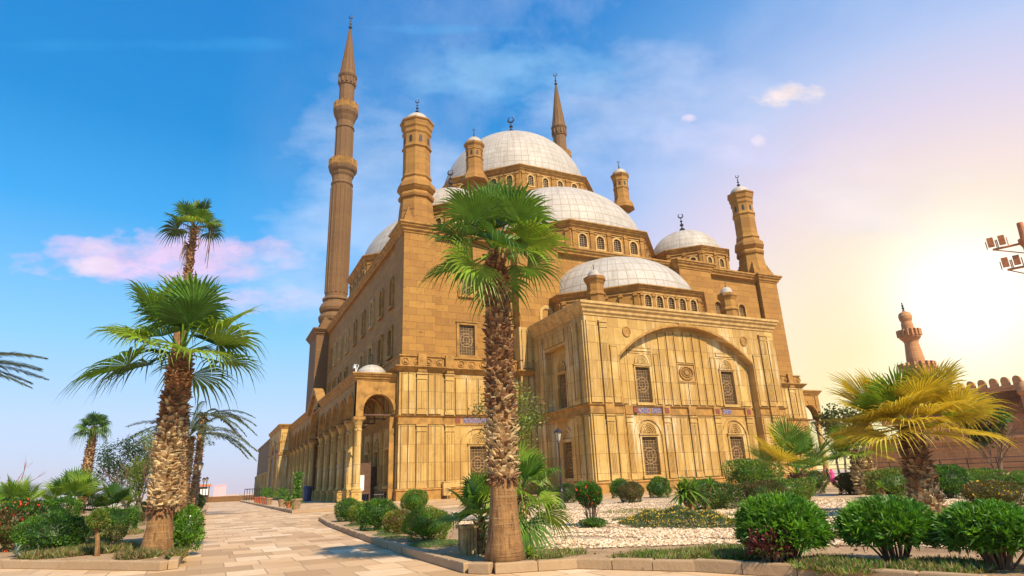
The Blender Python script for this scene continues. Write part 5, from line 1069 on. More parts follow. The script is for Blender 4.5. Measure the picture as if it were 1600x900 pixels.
tree('slender sapling with tufts of olive leaves beside the foreground palm', 803, 815, 600, 742, 862, 705, ['olive', 'olive2', 'yel2'], 2300, .14, 16, trunkr=.035)
tree('leafy tree half hidden behind the broad palm, near the old wall', 1322, 765, 628, 1298, 1372, 690, ['olive2', 'rustleaf', 'olive'], 1500, .32, 7)
tree('dense small tree on the terrace at the right edge', 1565, 748, 622, 1535, 1592, 690, ['olive', 'box', 'rustleaf'], 3800, .55, 8)
# ---- grass, ground cover
def tufts(label, pts, N, hgt, mats, name='grass', flowers=None, cat='grass'):
    f = Fol()
    for (x, y, rx, ry, zb, zh, wgt) in pts:
        n = int(N * wgt); a = RNG.uniform(0, 6.28, n); q_ = np.sqrt(RNG.random(n)); dx, dy = np.cos(a) * q_, np.sin(a) * q_; z = ZP + zb + zh * np.maximum(0, 1 - q_ ** 2) * (.75 + .25 * np.sin(dx * 9 + 1) * np.cos(dy * 7)); C = np.stack([x + dx * rx, y + dy * ry, z], 1)
        V, F = leaves(C, unit(RNG.normal(0, .55, (n, 3)) + [0, 0, 1.]), hgt * RNG.uniform(.5, 1.4, n), hgt * .16, .1); f.add(V, F, RNG.choice(len(mats), n))
        if flowers:
            k = RNG.choice(n, n // 26)
            for _ in range(3): V, F = leaves(C[k] + [0, 0, hgt * .8], unit(RNG.normal(0, .8, (len(k), 3)) + [0, 0, .6]), .035, .03); f.add(V, F, len(mats))
    return setp(f.build(name, [MT[k] for k in mats] + ([MT[flowers]] if flowers else [])), label, cat, kind='stuff')
x, y = G(1090, 826, ZP); s = PXM(x, y, .3)
tufts('green mound of ground cover with small yellow flowers under the dracaenas', [(x + .6, y + 1.6, 82 / s, 2.3, 0, .5, 1), (*[v for v in G(1010, 812, ZP)], 1.3, 1.2, 0, .05, .1)], 15000, .12, ['cover', 'grass', 'olive2'], 'ground_cover', 'flowery', 'ground cover')
P = []
for px, py, hw, ry, w in ((1090, 868, 110, .5, .25), (1000, 872, 50, .3, .06), (1150, 872, 60, .5, .15), (1290, 885, 60, .5, .2), (1330, 840, 30, .8, .06), (1330, 890, 60, .5, .15), (1470, 890, 80, .6, .2), (1520, 800, 60, 2, .08), (880, 868, 40, .3, .03), (1240, 800, 40, 2, .04), (1000, 800, 60, 1.5, .04), (850, 875, 30, .4, .04), (1180, 805, 50, 1., .05)): x, y = G(px, py, ZP); P.append((x, y, hw / PXM(x, y, .2), ry, 0, .05, w))
tufts('thin grass patches along the curved kerb and under the oleanders', P, 15000, .13, ['grass', 'grass2', 'box2', 'dry'], 'grass')
P = []
for px, py, hw, ry, w in ((560, 822, 20, 1.2, .1), (690, 851, 50, .9, .6), (620, 842, 25, .5, .15), (600, 838, 20, .5, .1), (600, 832, 10, .5, .1)): x, y = G(px, py, ZP); P.append((x, y, hw / PXM(x, y, .2), ry, 0, .06, w))
tufts('blue-green creeping ground cover under the kerb bushes', P, 8000, .06, ['cover', 'grass', 'box2'], 'ground_cover', None, 'ground cover')
P = []
for px, py, hw, ry, w in ((150, 862, 60, 1.2, .5), (90, 870, 50, .6, .15), (215, 872, 30, .5, .12), (190, 835, 30, 1.5, .1), (205, 822, 20, 1.5, .05), (275, 872, 14, .4, .06), (160, 850, 20, .8, .2)): x, y = G(px, py, ZP); P.append((x, y, hw / PXM(x, y, .2), ry, 0, .08, w))
tufts('dry yellowish grass in the left bed around the standard trees', P, 9000, .2, ['grass2', 'grass', 'dry'])
k = 1500; xs_ = RNG.uniform(6, 20, k * 3); ys_ = RNG.uniform(4, 24, k * 3); ok = inpoly(xs_, ys_, [(p[0], p[1]) for p in kR] + [(24, -2), (24, 26), (8, 40)]); C = np.stack([xs_[ok], ys_[ok], ZP + .03 + 0 * xs_[ok]], 1)[:k]
f = Fol(); V, F = leaves(C, unit(RNG.normal(size=C.shape) * [1, 1, .15]), .09, .04); f.add(V, F, RNG.choice(3, len(C))); setp(f.build('leaf_litter', [MT['dry'], MT['rustleaf'], MT['stubdark']]), 'dry fallen leaves scattered over the soil and gravel', 'leaf litter', kind='stuff')
# ================================================================== street furniture
def lamp(label, px, pb, pt, base_dist=None):
    x, y = G(px, pb, ZP) if base_dist is None else base_dist; z = HT(px, pt, x, y) if base_dist is None else pt; H = z - ZP
    t = thing('street_lamp', label, 'street lamp', (x, y, ZP), 'street lamps with glass lanterns'); m = MB(); m.lathe(x, y, [(.2, ZP - .02), (.2, .3), (.11, .42), (.09, ZP + H * .2), (.11, ZP + H * .21), (.06, ZP + H * .24), (.045, ZP + H * .8), (.09, ZP + H * .81), (.05, ZP + H * .83)], 12); m.build('post', MT['iron'], t)
    b0 = ZP + H * .83; k = H * .17; g = MB(); g.lathe(x, y, [(.12 * H / 4.5, b0 + .02), (.23 * H / 4.5, b0 + k * .62)], 6); g.build('lantern_glass', MT['lampglass'], t)
    c = MB(); c.lathe(x, y, [(.27 * H / 4.5, b0 + k * .62), (.27 * H / 4.5, b0 + k * .68), (.14 * H / 4.5, b0 + k * .84), (.05, b0 + k * .9), (.05, b0 + k * .96), (.01, b0 + k)], 12)
    for q_ in range(6): a = q_ * PI / 3; c.tube([(x + .12 * H / 4.5 * math.cos(a), y + .12 * H / 4.5 * math.sin(a), b0), (x + .235 * H / 4.5 * math.cos(a), y + .235 * H / 4.5 * math.sin(a), b0 + k * .63)], .014, 4)
    c.build('lantern_cap', MT['iron'], t)
MT['lampglass'] = simple('lantern_glass', (.42, .36, .26, 1), .15, 0, .2, 4, 0)
lamp('street lamp before the left corner of the arched bay', 879, 795, 668)
lamp('street lamp beside the date palms on the path', 303, 812, 720)
lamp('farther street lamp beyond the brown kiosk, left of the pair', 314, 790, 746)
lamp('farther street lamp beyond the brown kiosk, right of the pair', 319, 789, 745)
lamp('street lamp half hidden by the short fan palm near the right corner of the mosque', 1250, 770, 672)
# potted plants on the platform kerb
pots = [(463, 797.5, 'terracotta', .62, 'spiky'), (451, 795.5, 'claypot', .85, 'stalk'), (436, 793.5, 'terracotta', .6, 'spiky'), (425, 791.5, 'claypot', .7, 'bush'), (407.5, 788., 'claypot', .8, 'bush'), (402.5, 787.4, 'terracotta', .8, None), (398.5, 787., 'claypot', .9, 'bush'), (392, 786.3, 'terracotta', .9, None), (387, 785.6, 'terracotta', .8, None), (382, 785, 'terracotta', .8, None)]
lbl = ['orange clay pot with a spiky plant at the near end of the row', 'brown pot with a tall stalky plant, second from the near end', 'orange clay pot with a small spiky plant, third from the near end', 'grey pot with a round leafy plant, fourth from the near end', 'grey pot with a leafy plant, fifth from the near end', 'empty red clay pot between two leafy grey pots', 'grey pot with dark leafy plant before the empty far pots', 'empty red clay pot, first of the three far empty ones', 'empty red clay pot in the middle of the three far ones', 'empty red clay pot farthest along the platform edge']
for (px, py, mt, w, kind), L in zip(pots, lbl):
    x, y = G(px, py + 1.2, PB); x = max(x, 6.5); y = max(y, 54.5); r = w * .52
    t = thing('potted_plant', L, 'potted plant', (x, y, PB), 'potted plants along the platform edge'); m = MB(); m.lathe(x, y, [(r * .6, PB), (r * .95, PB + w * .78), (r * 1.06, PB + w * .8), (r * 1.06, PB + w * .97), (r * .9, PB + w * .97), (r * .88, PB + w * .8)], 20, 0, False); m.lathe(x, y, [(r * .9, PB + w * .8), (.01, PB + w * .84)], 20, 0, False); m.build('pot', MT[mt], t)
    if kind:
        n = 900; zc = PB + w * 1.05; f = Fol()
        if kind == 'bush': D = unit(RNG.normal(size=(n, 3))); C = np.array([x, y, zc + .45]) + D * RNG.uniform(.5, 1, (n, 1)) * np.array([.62, .62, .62]); V, F = leaves(C, unit(D + RNG.normal(0, .6, D.shape)), .14, .06)
        elif kind == 'stalk': C = np.array([x, y, zc]) + RNG.normal(0, 1, (n, 3)) * np.array([.14, .14, 0]) + np.array([0, 0, 1.9]) * RNG.random((n, 1)) ** 1.; V, F = leaves(C, unit(RNG.normal(size=(n, 3)) + [0, 0, .7]), .25, .07)
        else: C = np.array([x, y, zc - .1]) + RNG.normal(0, .1, (120, 3)); V, F = leaves(C, unit(RNG.normal(size=(120, 3)) + [0, 0, 1.2]), .6, .09, .2)
        f.add(V, F, RNG.choice(2, len(F))); f.build('plant', [MT['box'], MT['box2']], t)
# wooden planter box beside the palm, utility box, bins
x, y = G(731, 866, ZP); s = PXM(x, y, .4); t = thing('planter_box', 'weathered plank box standing left of the foreground palm trunk', 'planter', (x, y, ZP)); m = MB(); hw = 11.5 / s; H = HT(731, 824, x, y)
for k in range(4):
    for (F2) in (FT(y - hw), FW(x - hw), FE(x + hw), FB(y + hw)):
        c = x if abs(F2.n.y) > .5 else y; a0 = c - hw + k * hw / 2 + .008; m.slab(F2, a0, a0 + hw / 2 - .016, ZP, H, -.03, random.uniform(-.004, .006))
m.build('panel', MT['planks'], t); m = MB(); m.sweep([(x - hw, y - hw), (x + hw, y - hw), (x + hw, y + hw), (x - hw, y + hw)], [(-.03, 0), (.03, 0), (.03, .07), (-.05, .07)], True, H - .02); m.build('rim', MT['planks'], t)
m = MB(); m.box(22.55, 23.35, 64.5, 65.0, .55, 1.9); m.box(22.5, 23.4, 64.45, 65.03, 1.9, 1.98); t = thing('utility_box', 'cream metal utility box on short legs against the mosque plinth', 'utility box', (22.95, 64.8, PB)); m.build('cabinet', MT['lighttrim'], t)
m = MB(); [m.tube([(x, y, PB), (x, y, .56)], .04, 6) for x in (22.65, 23.25) for y in (64.6, 64.95)]; m.build('legs', MT['iron'], t)
t = thing('litter_bin', 'dark blue litter bin at the foot of the arcade columns', 'bin', (12.4, 92.5, PB)); m = MB(); m.lathe(12.4, 92.5, [(.55, PB), (.6, PB + 1.6), (.68, PB + 1.65), (.68, PB + 1.8)], 12); m.build('body', MT['navy'], t); m = MB(); m.lathe(12.4, 92.5, [(.66, PB + 1.81), (.4, PB + 2.0), (.05, PB + 2.05)], 12); m.build('lid', MT['navy'], t)
# board and cart inside the porch
t = thing('notice_board', 'dark wooden notice board standing in the arcade mouth', 'board', (15.2, 71, PB)); m = MB(); m.box(14.4, 16.1, 71.0, 71.15, 1.0, 4.3); m.build('panel', MT['wood'], t); m = MB(); [m.box(x - .07, x + .07, 70.95, 71.2, PB, 4.5) for x in (14.35, 16.15)]; m.build('posts', MT['wood'], t); m = MB(); m.box(14.7, 15.5, 70.94, 70.99, 1.4, 3.0); m.build('sheet', MT['white'], t)
t = thing('bicycle_rack', 'black metal rack beside the notice board at the arcade', 'rack', (16.6, 67.6, PB)); m = MB()
for k in range(5): m.tube([(15.9 + k * .35, 67.4, PB), (15.9 + k * .35, 67.4, 1.1), (16.1 + k * .35, 67.8, 1.25), (16.1 + k * .35, 67.8, PB)], .06, 6)
m.tube([(15.8, 67.4, .9), (17.5, 67.4, .9)], .06, 6); m.build('bars', MT['iron'], t)
t = thing('security_camera', 'white security camera box on the arcade roof corner', 'camera', (13.2, 66.9, 13.6)); m = MB(); m.box(13.0, 13.25, 66.6, 67.2, 14.2, 14.45); m.build('housing', MT['white'], t); m = MB(); m.tube([(13.3, 67, 13.6), (13.3, 67, 14.3)], .06, 6); m.tube([(13.3, 67, 13.7), (13.6, 67, 14.6), (13.1, 67.1, 14.65)], .04, 6); m.build('bracket', MT['white'], t)
# kiosk at the far end of the left bed
x, y = G(312, 786, 0); t = thing('kiosk', 'brown timber kiosk with flat roof at the far end of the path', 'kiosk', (x, y, 0)); s = PXM(x, y, 2); q_ = 12 / s; zt = HT(312, 757, x, y)
x0, x1, y0, y1 = x - q_ * 1.6, x + q_ * .9, y, y + q_ * 2
m = MB(); m.box(x0 - .4, x1 + .4, y0 - .4, y1 + .4, zt - .45, zt); m.build('roof', MT['rust'], t); m = MB(); m.box(x0, x1, y0 + .3, y1, 0, zt * .42); m.build('counter', MT['wood'], t); m = MB(); [m.box(a - .12, a + .12, b_ - .12, b_ + .12, 0, zt - .4) for a in (x0, x1) for b_ in (y0, y1)]; m.build('posts', MT['wood'], t); m = MB(); m.box(x0 + .3, x1 - .3, y1 - .2, y1, 0, zt - .5); m.build('back_wall', MT['wood'], t)
m = MB(); m.box(x1 - 1.6, x1 - .1, y0 - .08, y0 - .02, zt * .42, zt * .75); m.build('sign_board', MT['white'], t)
m = MB(); m.box(-1, 9, 150, 150.6, 0, 1.15); setp(m.build('parapet', MT['dark']), 'low stone parapet closing the far end of the paved path', 'wall')
t = thing('metal_railing', 'black metal railing near the far end of the mosque court wall', 'railing', (7, 132, PB)); m = MB()
for k in range(12): m.tube([(6.2 + k * .45, 132, PB), (6.2 + k * .45, 132, 2.3)], .05, 4)
m.tube([(6.2, 132, 2.3), (11.2, 132, 2.3)], .07, 4); m.tube([(6.2, 132, .5), (11.2, 132, .5)], .07, 4); m.build('bars', MT['iron'], t)
# far buildings over the edge of the plateau
def farbox(label, px0, px1, pt, D, mat, mat2=None, name='building'):
    c = wd((px0 + px1) / 2, 772); k = D / math.hypot(c[0], c[1]); x, y = c[0] * k, c[1] * k; s = PXM(x, y, 5); w = (px1 - px0) / s; z = HT((px0 + px1) / 2, pt, x, y); t = thing(name, label, 'building', (x, y, 0), 'pale far buildings beyond the parapet'); m = MB(); m.box(x - w / 2, x + w / 2, y, y + w, -2, z); m.build('walls', MT[mat], t)
    wn = MB()
    for i in range(4):
        for j in range(4): a = x - w * .4 + w * .22 * i; b_ = z * (.2 + .2 * j); wn.slab(FT(y), a, a + w * .1, b_, b_ + z * .1, 0, .05)
    wn.build('windows', MT[mat2 or 'beige'], t); m = MB(); m.box(x - w * .52, x + w * .52, y - .2, y + w, z, z + .4); m.build('roof', MT[mat], t)
farbox('far pink apartment block, the taller one beyond the parapet', 334, 343, 759, 420, 'pinkwall', 'pinkwall'); farbox('far pink block beside the taller pink one', 343, 352, 758, 440, 'pinkwall', 'beige'); farbox('low pale far building right of the pink blocks', 353, 372, 773, 520, 'beige', 'pinkwall')
farbox('small far white pavilion near the court wall end', 383, 397, 771, 600, 'beige', 'beige')
# ================================================================== the old fortress mosque on the right
LE, UE = 24., 12.; WO = Vector((122.6, 59.7, 0)); WU = Vector((-.2, .98, 0)).normalized(); WN = Vector((-WU.y, WU.x, 0)); F = Fr(WO, WU, WN)
z1 = HT(1595, 684, 122.6, 59.7); P2 = WO - WN * 5; z2 = HT(1595, 600, P2.x, P2.y)
t = thing('retaining_wall', 'plain brown retaining wall running behind the right-hand bushes', 'wall', (122.6, 59.7, 0)); m = MB(); m.slab(F, -60, LE, -.5, z1, -4.9, 0); m.build('wall', MT['redrock'], t); m = MB(); m.slab(F, -60, LE, z1, z1 + .5, -4.9, .35); m.slab(F, -60, LE, z1 - 1.1, z1 - .8, 0, .2); m.build('coping', MT['redrock'], t)
FM = thing('fortress_mosque', 'reddish battlemented mosque with domed minaret in the haze at right', 'mosque', (P2.x, P2.y, 0)); F2 = Fr(P2, WU, WN); m = MB(); hs = []
for k in range(5): hs.append(arch(-14 + k * 8.5, 1.5, z1 + 4.2, z1 + 7.2, 1.6))
m.plate(F2, rect(-60, UE, -.5, z2), hs, 0, .8); m.slab(F2, UE - .5, UE, -.5, z2, -30, -.02); m.slab(F2, -60, UE, z2 - .05, z2 - .01, -30, -.02)
m.build('wall', MT['redrock'], FM); 
for h in hs: m = MB(); m.plate(F2, h, (), -.78); m.build('opening', MT['pane'], FM)
m = MB(); m.slab(F2, -60, UE, z2 - 1.0, z2 - .6, 0, .25); m.build('string_course', MT['redrock'], FM)
mp = None
for k in range(int((UE + 17) / 1.75)):
    a = -18 + k * 1.75
    if mp is None: m = MB(); m.plate(F2, arch(a, .6, z2 - .02, z2 + .8, .75), (), 0, 0, .9); m.plate(F2, arch(a, .6, z2 - .02, z2 + .8, .75), (), -.9); mp = m.build('merlon', MT['redrock'], FM); a0 = a
    else: c = mp.copy(); COL.objects.link(c); c.parent = FM; c.location = mp.location + WU * (a - a0)
def fdir(px, py, D): c = wd(px, py); k = D / math.hypot(c[0], c[1]); return c[0] * k, c[1] * k
x, y = fdir(1452, 650, 168); s = PXM(x, y, 30) * 1.1; hz = lambda px, py: HT(px, py, x, y)
m = MB(); m.lathe(x, y, [(21 / s, 0), (19 / s, hz(1447, 610)), (17 / s, hz(1445, 594)), (24 / s, hz(1445, 582)), (25 / s, hz(1444, 577)), (14 / s, hz(1444, 576.5)), (13.5 / s, hz(1436, 560)), (10.5 / s, hz(1430, 535)), (11.5 / s, hz(1430, 532)), (16 / s, hz(1430, 527)), (16.5 / s, hz(1430, 523)), (9.5 / s, hz(1429, 522.5)), (9 / s, hz(1424, 506)), (8 / s, hz(1422, 502)), (9.8 / s, hz(1422, 498)), (10.3 / s, hz(1421, 493)), (8.5 / s, hz(1420, 488.5)), (4 / s, hz(1418, 486.5)), (.8 / s, hz(1417, 485))], 20)
mn = m.build('minaret', MT['redrock'], FM)
for py, rr in ((577, 25), (523, 16)):
    m = MB(); zb = hz(1440, py)
    for k in range(16):
        a = 2 * PI * k / 16; px_, py_ = x + rr / s * math.cos(a), y + rr / s * math.sin(a); m.box(px_ - .3, px_ + .3, py_ - .3, py_ + .3, zb, zb + 1.5)
        a2 = 2 * PI * (k + 1) / 16; m.tube([(px_, py_, zb + .9), (x + rr / s * math.cos(a2), y + rr / s * math.sin(a2), zb + .9)], .12, 4)
    m.build('balcony_railing', MT['redrock'], mn)
m = MB(); zb = hz(1417, 485.5); m.lathe(x, y, [(.5, zb - .3), (.15, zb + .4), (.35, zb + .7), (.12, zb + 1.), (.3, zb + 1.3), (.08, zb + 1.6), (.2, zb + 1.8), (.04, hz(1414, 472))], 8); m.build('finial', MT['iron'], mn)
P3 = F2.p(-3.4, 0, 1.2); x, y = P3[0], P3[1]; m = MB(); m.lathe(x, y, [(.95, z1), (.95, z1 + 7.2), (1.3, z1 + 7.6), (1.3, z1 + 7.9), (1.1, z1 + 8.7), (.7, z1 + 9.3), (.05, z1 + 9.7)], 20); m.build('buttress_turret', MT['redrock'], FM)
t = thing('metal_fence', 'thin dark metal fence on posts before the retaining wall', 'fence', (115, 60, 0)); F3 = Fr(WO + WN * 9, WU, WN); m = MB(); zf = 2.6
for k in range(20): m = MB(); m.tube([F3.p(-20 + 4 * k, -.1), F3.p(-20 + 4 * k, zf)], .09, 5); m.build('post', MT['iron'], t)
m = MB()
for zz_ in (zf - .1, zf * .66, zf * .33): m.tube([F3.p(-20, zz_), F3.p(56, zz_)], .05, 4)
m.build('rails', MT['iron'], t)
# floodlight mast
x, y = fdir(1607, 392, 46); t = thing('floodlight_mast', 'floodlight mast at the right edge with paired lamps on two arms', 'floodlight mast', (x, y, 0)); zA, zB = HT(1607, 378, x, y), HT(1607, 415, x, y); m = MB(); m.tube([(x, y, 0), (x, y, zA - .2)], [.3, .2], 12); m.lathe(x, y, [(.2, zA - .3), (.34, zA), (.34, zA + .25), (.2, zA + .3), (.16, HT(1607, 345, x, y))], 12); m.build('pole', MT['rust'], t)
vx, vy = y / math.hypot(x, y), -x / math.hypot(x, y); m = MB()
hd = []
for z, L in ((zA, 1.6), (zB, 1.2)):
    for sg in (-1, 1):
        e = (x + vx * L * sg, y + vy * L * sg, z); m.tube([(x, y, z), e], .07, 6); m.tube([(x, y, z - .7), e], .035, 5)
        for q_ in (0, .55): hd.append(((x + vx * (L - q_) * sg, y + vy * (L - q_) * sg, z + .08)))
m.build('arms', MT['rust'], t)
for hx, hy, hz_ in hd:
    m = MB(); FF_ = Fr((hx, hy, 0), (vx, vy, 0), (vy, -vx, 0)); m.slab(FF_, -.16, .16, hz_ + .12, hz_ + .68, -.1, .13, True); m.slab(FF_, -.13, .13, hz_ + .18, hz_ + .62, -.24, -.1, True); m.tube([FF_.p(-.24, hz_), FF_.p(-.24, hz_ + .5)], .03, 4); m.tube([FF_.p(.24, hz_), FF_.p(.24, hz_ + .5)], .03, 4); m.build('floodlight', MT['rust'], t)
# strolling visitors
def person(label, px, pb, h, cloth, seed, stride=.16):
    x, y = G(px, pb, .01); r = random.Random(seed); t = None; me = bpy.data.meshes.new('person'); k = h / 1.7
    J = [(0, 0, .92, .15), (0, 0, 1.15, .14), (0, 0, 1.38, .16), (0, 0, 1.48, .06), (0, .0, 1.56, .09), (0, -.01, 1.64, .10), (.10, 0, .86, .10), (.11, stride, .48, .075), (.11, stride * .9, .08, .05), (.11, stride * 1 - .14, .04, .045), (-.10, 0, .86, .10), (-.11, -stride * .5, .48, .075), (-.11, -stride * 1.3, .1, .05), (-.11, -stride * 1.3 - .13, .04, .045), (.19, 0, 1.36, .06), (.24, .05, 1.1, .045), (.24, -.05, .86, .035), (.24, -.08, .78, .03), (-.19, 0, 1.36, .06), (-.24, -.05, 1.1, .045), (-.24, -.12, .88, .035), (-.24, -.14, .8, .03)]
    E = [(0, 1), (1, 2), (2, 3), (3, 4), (4, 5), (0, 6), (6, 7), (7, 8), (8, 9), (0, 10), (10, 11), (11, 12), (12, 13), (2, 14), (14, 15), (15, 16), (16, 17), (2, 18), (18, 19), (19, 20), (20, 21)]
    me.from_pydata([(a * k, b_ * k, c * k) for a, b_, c, _ in J], E, []); o = bpy.data.objects.new('person', me); COL.objects.link(o); o.location = (x, y, 0); o.rotation_euler = (0, 0, r.uniform(-1, 1)); me.materials.append(MT['skin'])
    md = o.modifiers.new('skin', 'SKIN'); sl = me.skin_vertices.new() if not me.skin_vertices else me.skin_vertices[0]
    for i, j in enumerate(J): me.skin_vertices[0].data[i].radius = (j[3] * k, j[3] * k)
    me.skin_vertices[0].data[0].use_root = True; o.modifiers.new('sub', 'SUBSURF').render_levels = 1
    m = MB(); m.lathe(0, 0, [(.30 * k, .28 * k), (.27 * k, .6 * k), (.20 * k, .95 * k), (.19 * k, 1.1 * k), (.24 * k, 1.34 * k), (.19 * k, 1.43 * k), (.08 * k, 1.5 * k)], 14, 0, False, 1, .8); d_ = m.build('robe', MT[cloth], None); d_.parent = o
    m = MB(); m.lathe(0, .02, [(.14 * k, 1.44 * k), (.125 * k, 1.56 * k), (.125 * k, 1.66 * k), (.08 * k, 1.76 * k), (.01, 1.79 * k)], 12, 0, False); h_ = m.build('head_scarf', MT[cloth], None); h_.parent = o
    setp(o, label, 'person', 'visitors strolling near the mosque corner')
person('person in a bright pink robe walking near the right corner of the mosque', 1303, 757, 1.65, 'pinkcloth', 1)
person('person in dark clothes walking just left of the one in pink', 1297, 757, 1.72, 'darkcloth', 2)
# ================================================================== world, sun
w_ = bpy.data.worlds.new('World'); SC.world = w_; w_.use_nodes = True; T = NT(w_.node_tree)
SAZ, SEL = math.radians(9), math.radians(46)        # the sun: right of the main front's normal, and its height
sd = Vector((math.sin(SAZ) * math.cos(SEL), -math.cos(SAZ) * math.cos(SEL), math.sin(SEL)))
sky = T.add('ShaderNodeTexSky', {'sky_type': 'NISHITA', 'sun_disc': False, 'sun_elevation': SEL, 'sun_rotation': math.atan2(sd.x, sd.y), 'dust_density': 2.0})
co = T.add('ShaderNodeTexCoord').outputs['Generated']; sx = T.add('ShaderNodeSeparateXYZ', None, Vector=co)
def dotv(v):
    return T.add('ShaderNodeVectorMath', {'operation': 'DOT_PRODUCT'}, _0=co, _1=tuple(float(c) for c in v)).outputs['Value']
z = sx.outputs[2]
base = T.ramp(z, [(0, lin(226, 210, 224)), (.10, lin(206, 212, 232)), (.22, lin(150, 206, 238)), (.38, lin(60, 168, 232)), (.5, lin(0, 138, 208)), (.75, lin(0, 118, 198)), (1, lin(0, 95, 185))])
n1 = T.noise(co, 2.6, 6, .62); n2 = T.noise(co, 1.3, 3, .5)
g = dotv(wd(1505, 462))
hz = T.math('MULTIPLY', T.mapr(T.math('ADD', T.math('MULTIPLY', n1, .6), T.math('MULTIPLY', T.noise(co, 7, 6, .6), .4)), .42, .62), T.mapr(g, .45, .85))
base = T.mix(T.math('MULTIPLY', hz, .7), base, lin(196, 212, 238))
g2 = T.math('ADD', g, T.math('MULTIPLY', T.math('SUBTRACT', .25, z), .3))
lb = lambda r, g_, b, k: tuple(c * k for c in lin(r, g_, b)[:3]) + (1,)
gc = T.ramp(T.mapr(g2, .74, 1.04), [(0, lin(140, 185, 232)), (.2, lin(165, 190, 232)), (.37, lin(192, 204, 234)), (.55, lin(234, 216, 224)), (.68, lb(254, 226, 204, 1.03)), (.8, lb(255, 230, 176, 1.1)), (.92, lb(255, 222, 136, 1.18)), (1, lb(255, 234, 160, 1.2))])
base = T.mix(T.mapr(g2, .66, .86), base, gc)
gl = T.math('POWER', T.math('MAXIMUM', g, 0.0), 260.)
base = T.mix(T.math('MULTIPLY', gl, 1.0, 0, True), base, (1.5, 1.42, 1.1, 1))
def cloud(px, py, hw, hh, seed, colr, thr=.45, amt=.9, sc=14.):
    global base
    c = Vector(wd(px, py)); u = Vector(wd(px + 10, py)) - Vector(wd(px - 10, py)); u = (u - c * u.dot(c)).normalized(); v = c.cross(u); v = v if v.z > 0 else -v
    colr = tuple(c_ * 1.14 for c_ in colr[:3]) + (1,)
    s = math.hypot(px - 800, py - 450); k = 1 / math.sqrt(1 + (s / FPX) ** 2); wa, wb = hw / FPX * k, hh / FPX * k
    a = T.math('DIVIDE', dotv(u), wa); b = T.math('DIVIDE', dotv(v), wb)
    r = T.math('ADD', T.math('MULTIPLY', a, a), T.math('MULTIPLY', b, b)); front = T.math('GREATER_THAN', dotv(c), 0.)
    nv = T.add('ShaderNodeVectorMath', {'operation': 'ADD'}, _0=co, _1=(seed, seed * .7, 0)).outputs[0]
    st = T.add('ShaderNodeCombineXYZ', None, X=T.math('MULTIPLY', dotv(u), 1.0), Y=T.math('MULTIPLY', dotv(v), 1.9), Z=seed).outputs[0]
    nn = T.noise(st, sc, 7, .6)
    d = T.math('SUBTRACT', T.math('ADD', 1.0, T.math('MULTIPLY', T.math('SUBTRACT', nn, .5), 4.0)), r)
    f = T.math('MULTIPLY', T.math('MULTIPLY', T.mapr(d, thr - .45, thr + .75), front), amt)
    sh = T.mix(T.mapr(T.noise(st, sc * 1.6, 4, .6), .35, .65), colr, tuple(c_ * .86 for c_ in colr[:3]) + (1,))
    base = T.mix(f, base, sh)
cloud(275, 402, 170, 42, 1.3, lin(240, 200, 222), .2, .95, 16)
cloud(150, 392, 30, 20, 8.3, lin(243, 210, 222), .3, .85, 22)
cloud(150, 418, 34, 14, 2.3, lin(250, 218, 222), .3, .85, 22)
cloud(400, 468, 95, 20, 4.1, lin(236, 208, 230), .3, .8, 15)
cloud(600, 320, 150, 190, 6.7, lin(200, 216, 238), .35, .55, 6)
cloud(1010, 190, 190, 110, 16.7, lin(208, 216, 238), .45, .5, 7)
cloud(800, 120, 160, 60, 26.7, lin(150, 200, 236), .45, .6, 8)
cloud(1350, 300, 150, 90, 36.7, lin(250, 232, 220), .45, .5, 7)
cloud(450, 420, 90, 90, 46.7, lin(196, 214, 238), .45, .5, 8)
cloud(1228, 150, 48, 20, 3.3, lin(254, 232, 218), .2, .95, 26)
cloud(1187, 222, 12, 10, 5.3, lin(250, 228, 228), .3, .8, 30)
cloud(1075, 185, 11, 7, 7.3, lin(240, 220, 232), .3, .8, 30)
cloud(1130, 235, 120, 45, 9.3, lin(226, 216, 236), .6, .5, 10)
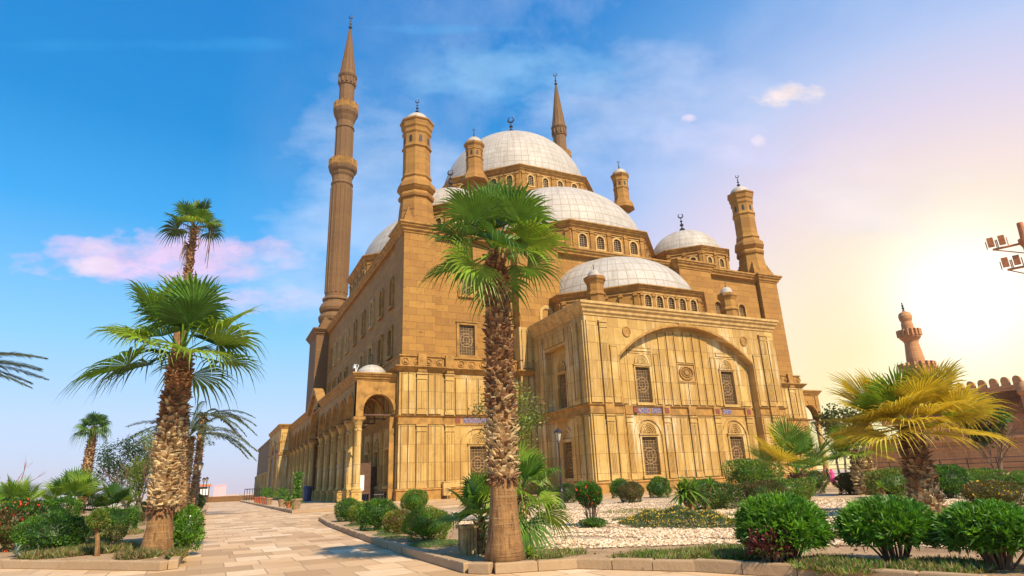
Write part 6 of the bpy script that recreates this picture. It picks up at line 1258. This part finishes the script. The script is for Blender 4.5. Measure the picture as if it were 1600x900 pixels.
cloud(700, 45, 130, 9, 10.3, lin(90, 175, 228), .5, .5, 10)
cloud(300, 70, 230, 12, 12.3, lin(60, 165, 225), .6, .35, 9)
b1 = T.add('ShaderNodeBackground', None, Color=T.mix(1.0, sky.outputs[0], (.12, .5, .85, 1), 'MULTIPLY'), Strength=SKYN); b2 = T.add('ShaderNodeBackground', None, Color=base, Strength=SKYC)
ad = T.add('ShaderNodeAddShader', None, _0=b1.outputs[0], _1=b2.outputs[0]); T.set(w_.node_tree.nodes['World Output'].inputs[0], ad.outputs[0])
su = bpy.data.lights.new('sun', 'SUN'); su.energy = SUNE; su.color = (1, .82, .58); su.angle = math.radians(.6)
so = bpy.data.objects.new('sun', su); COL.objects.link(so); so.rotation_mode = 'QUATERNION'; so.rotation_quaternion = sd.to_track_quat('Z', 'Y'); so.location = (40, -30, 60)
SC.view_settings.view_transform = 'Standard'; SC.view_settings.look = 'None'; SC.view_settings.gamma = 1; SC.view_settings.exposure = EXPO
SC.render.engine = 'CYCLES'; SC.render.resolution_x = 1024; SC.render.resolution_y = 576
SC.cycles.max_bounces = 5; SC.cycles.diffuse_bounces = 3; SC.cycles.transparent_max_bounces = 8

if HAZE > 0:
    m = MB(); A, B, C_, D_, E_, F_ = HB; m.v = [(x, y, z) for z in (E_, F_) for y in (C_, D_) for x in (A, B)]; m.f = [(0, 2, 3, 1), (4, 5, 7, 6), (0, 1, 5, 4), (1, 3, 7, 5), (3, 2, 6, 7), (2, 0, 4, 6)]; m.m = [0] * 6; hz_o = m.build('haze', [MT['white']]); me = bpy.data.materials.new('haze'); me.use_nodes = True; t = NT(me.node_tree); me.node_tree.nodes.remove(me.node_tree.nodes['Principled BSDF'])
    pv = t.add('ShaderNodeVolumePrincipled', None, Density=HAZE, Anisotropy=.3); pv.inputs['Color'].default_value = (1, .86, .7, 1); t.l.new(pv.outputs[0], me.node_tree.nodes['Material Output'].inputs['Volume']); hz_o.data.materials[0] = me; setp(hz_o, kind='stuff')
    SC.cycles.volume_bounces = 0
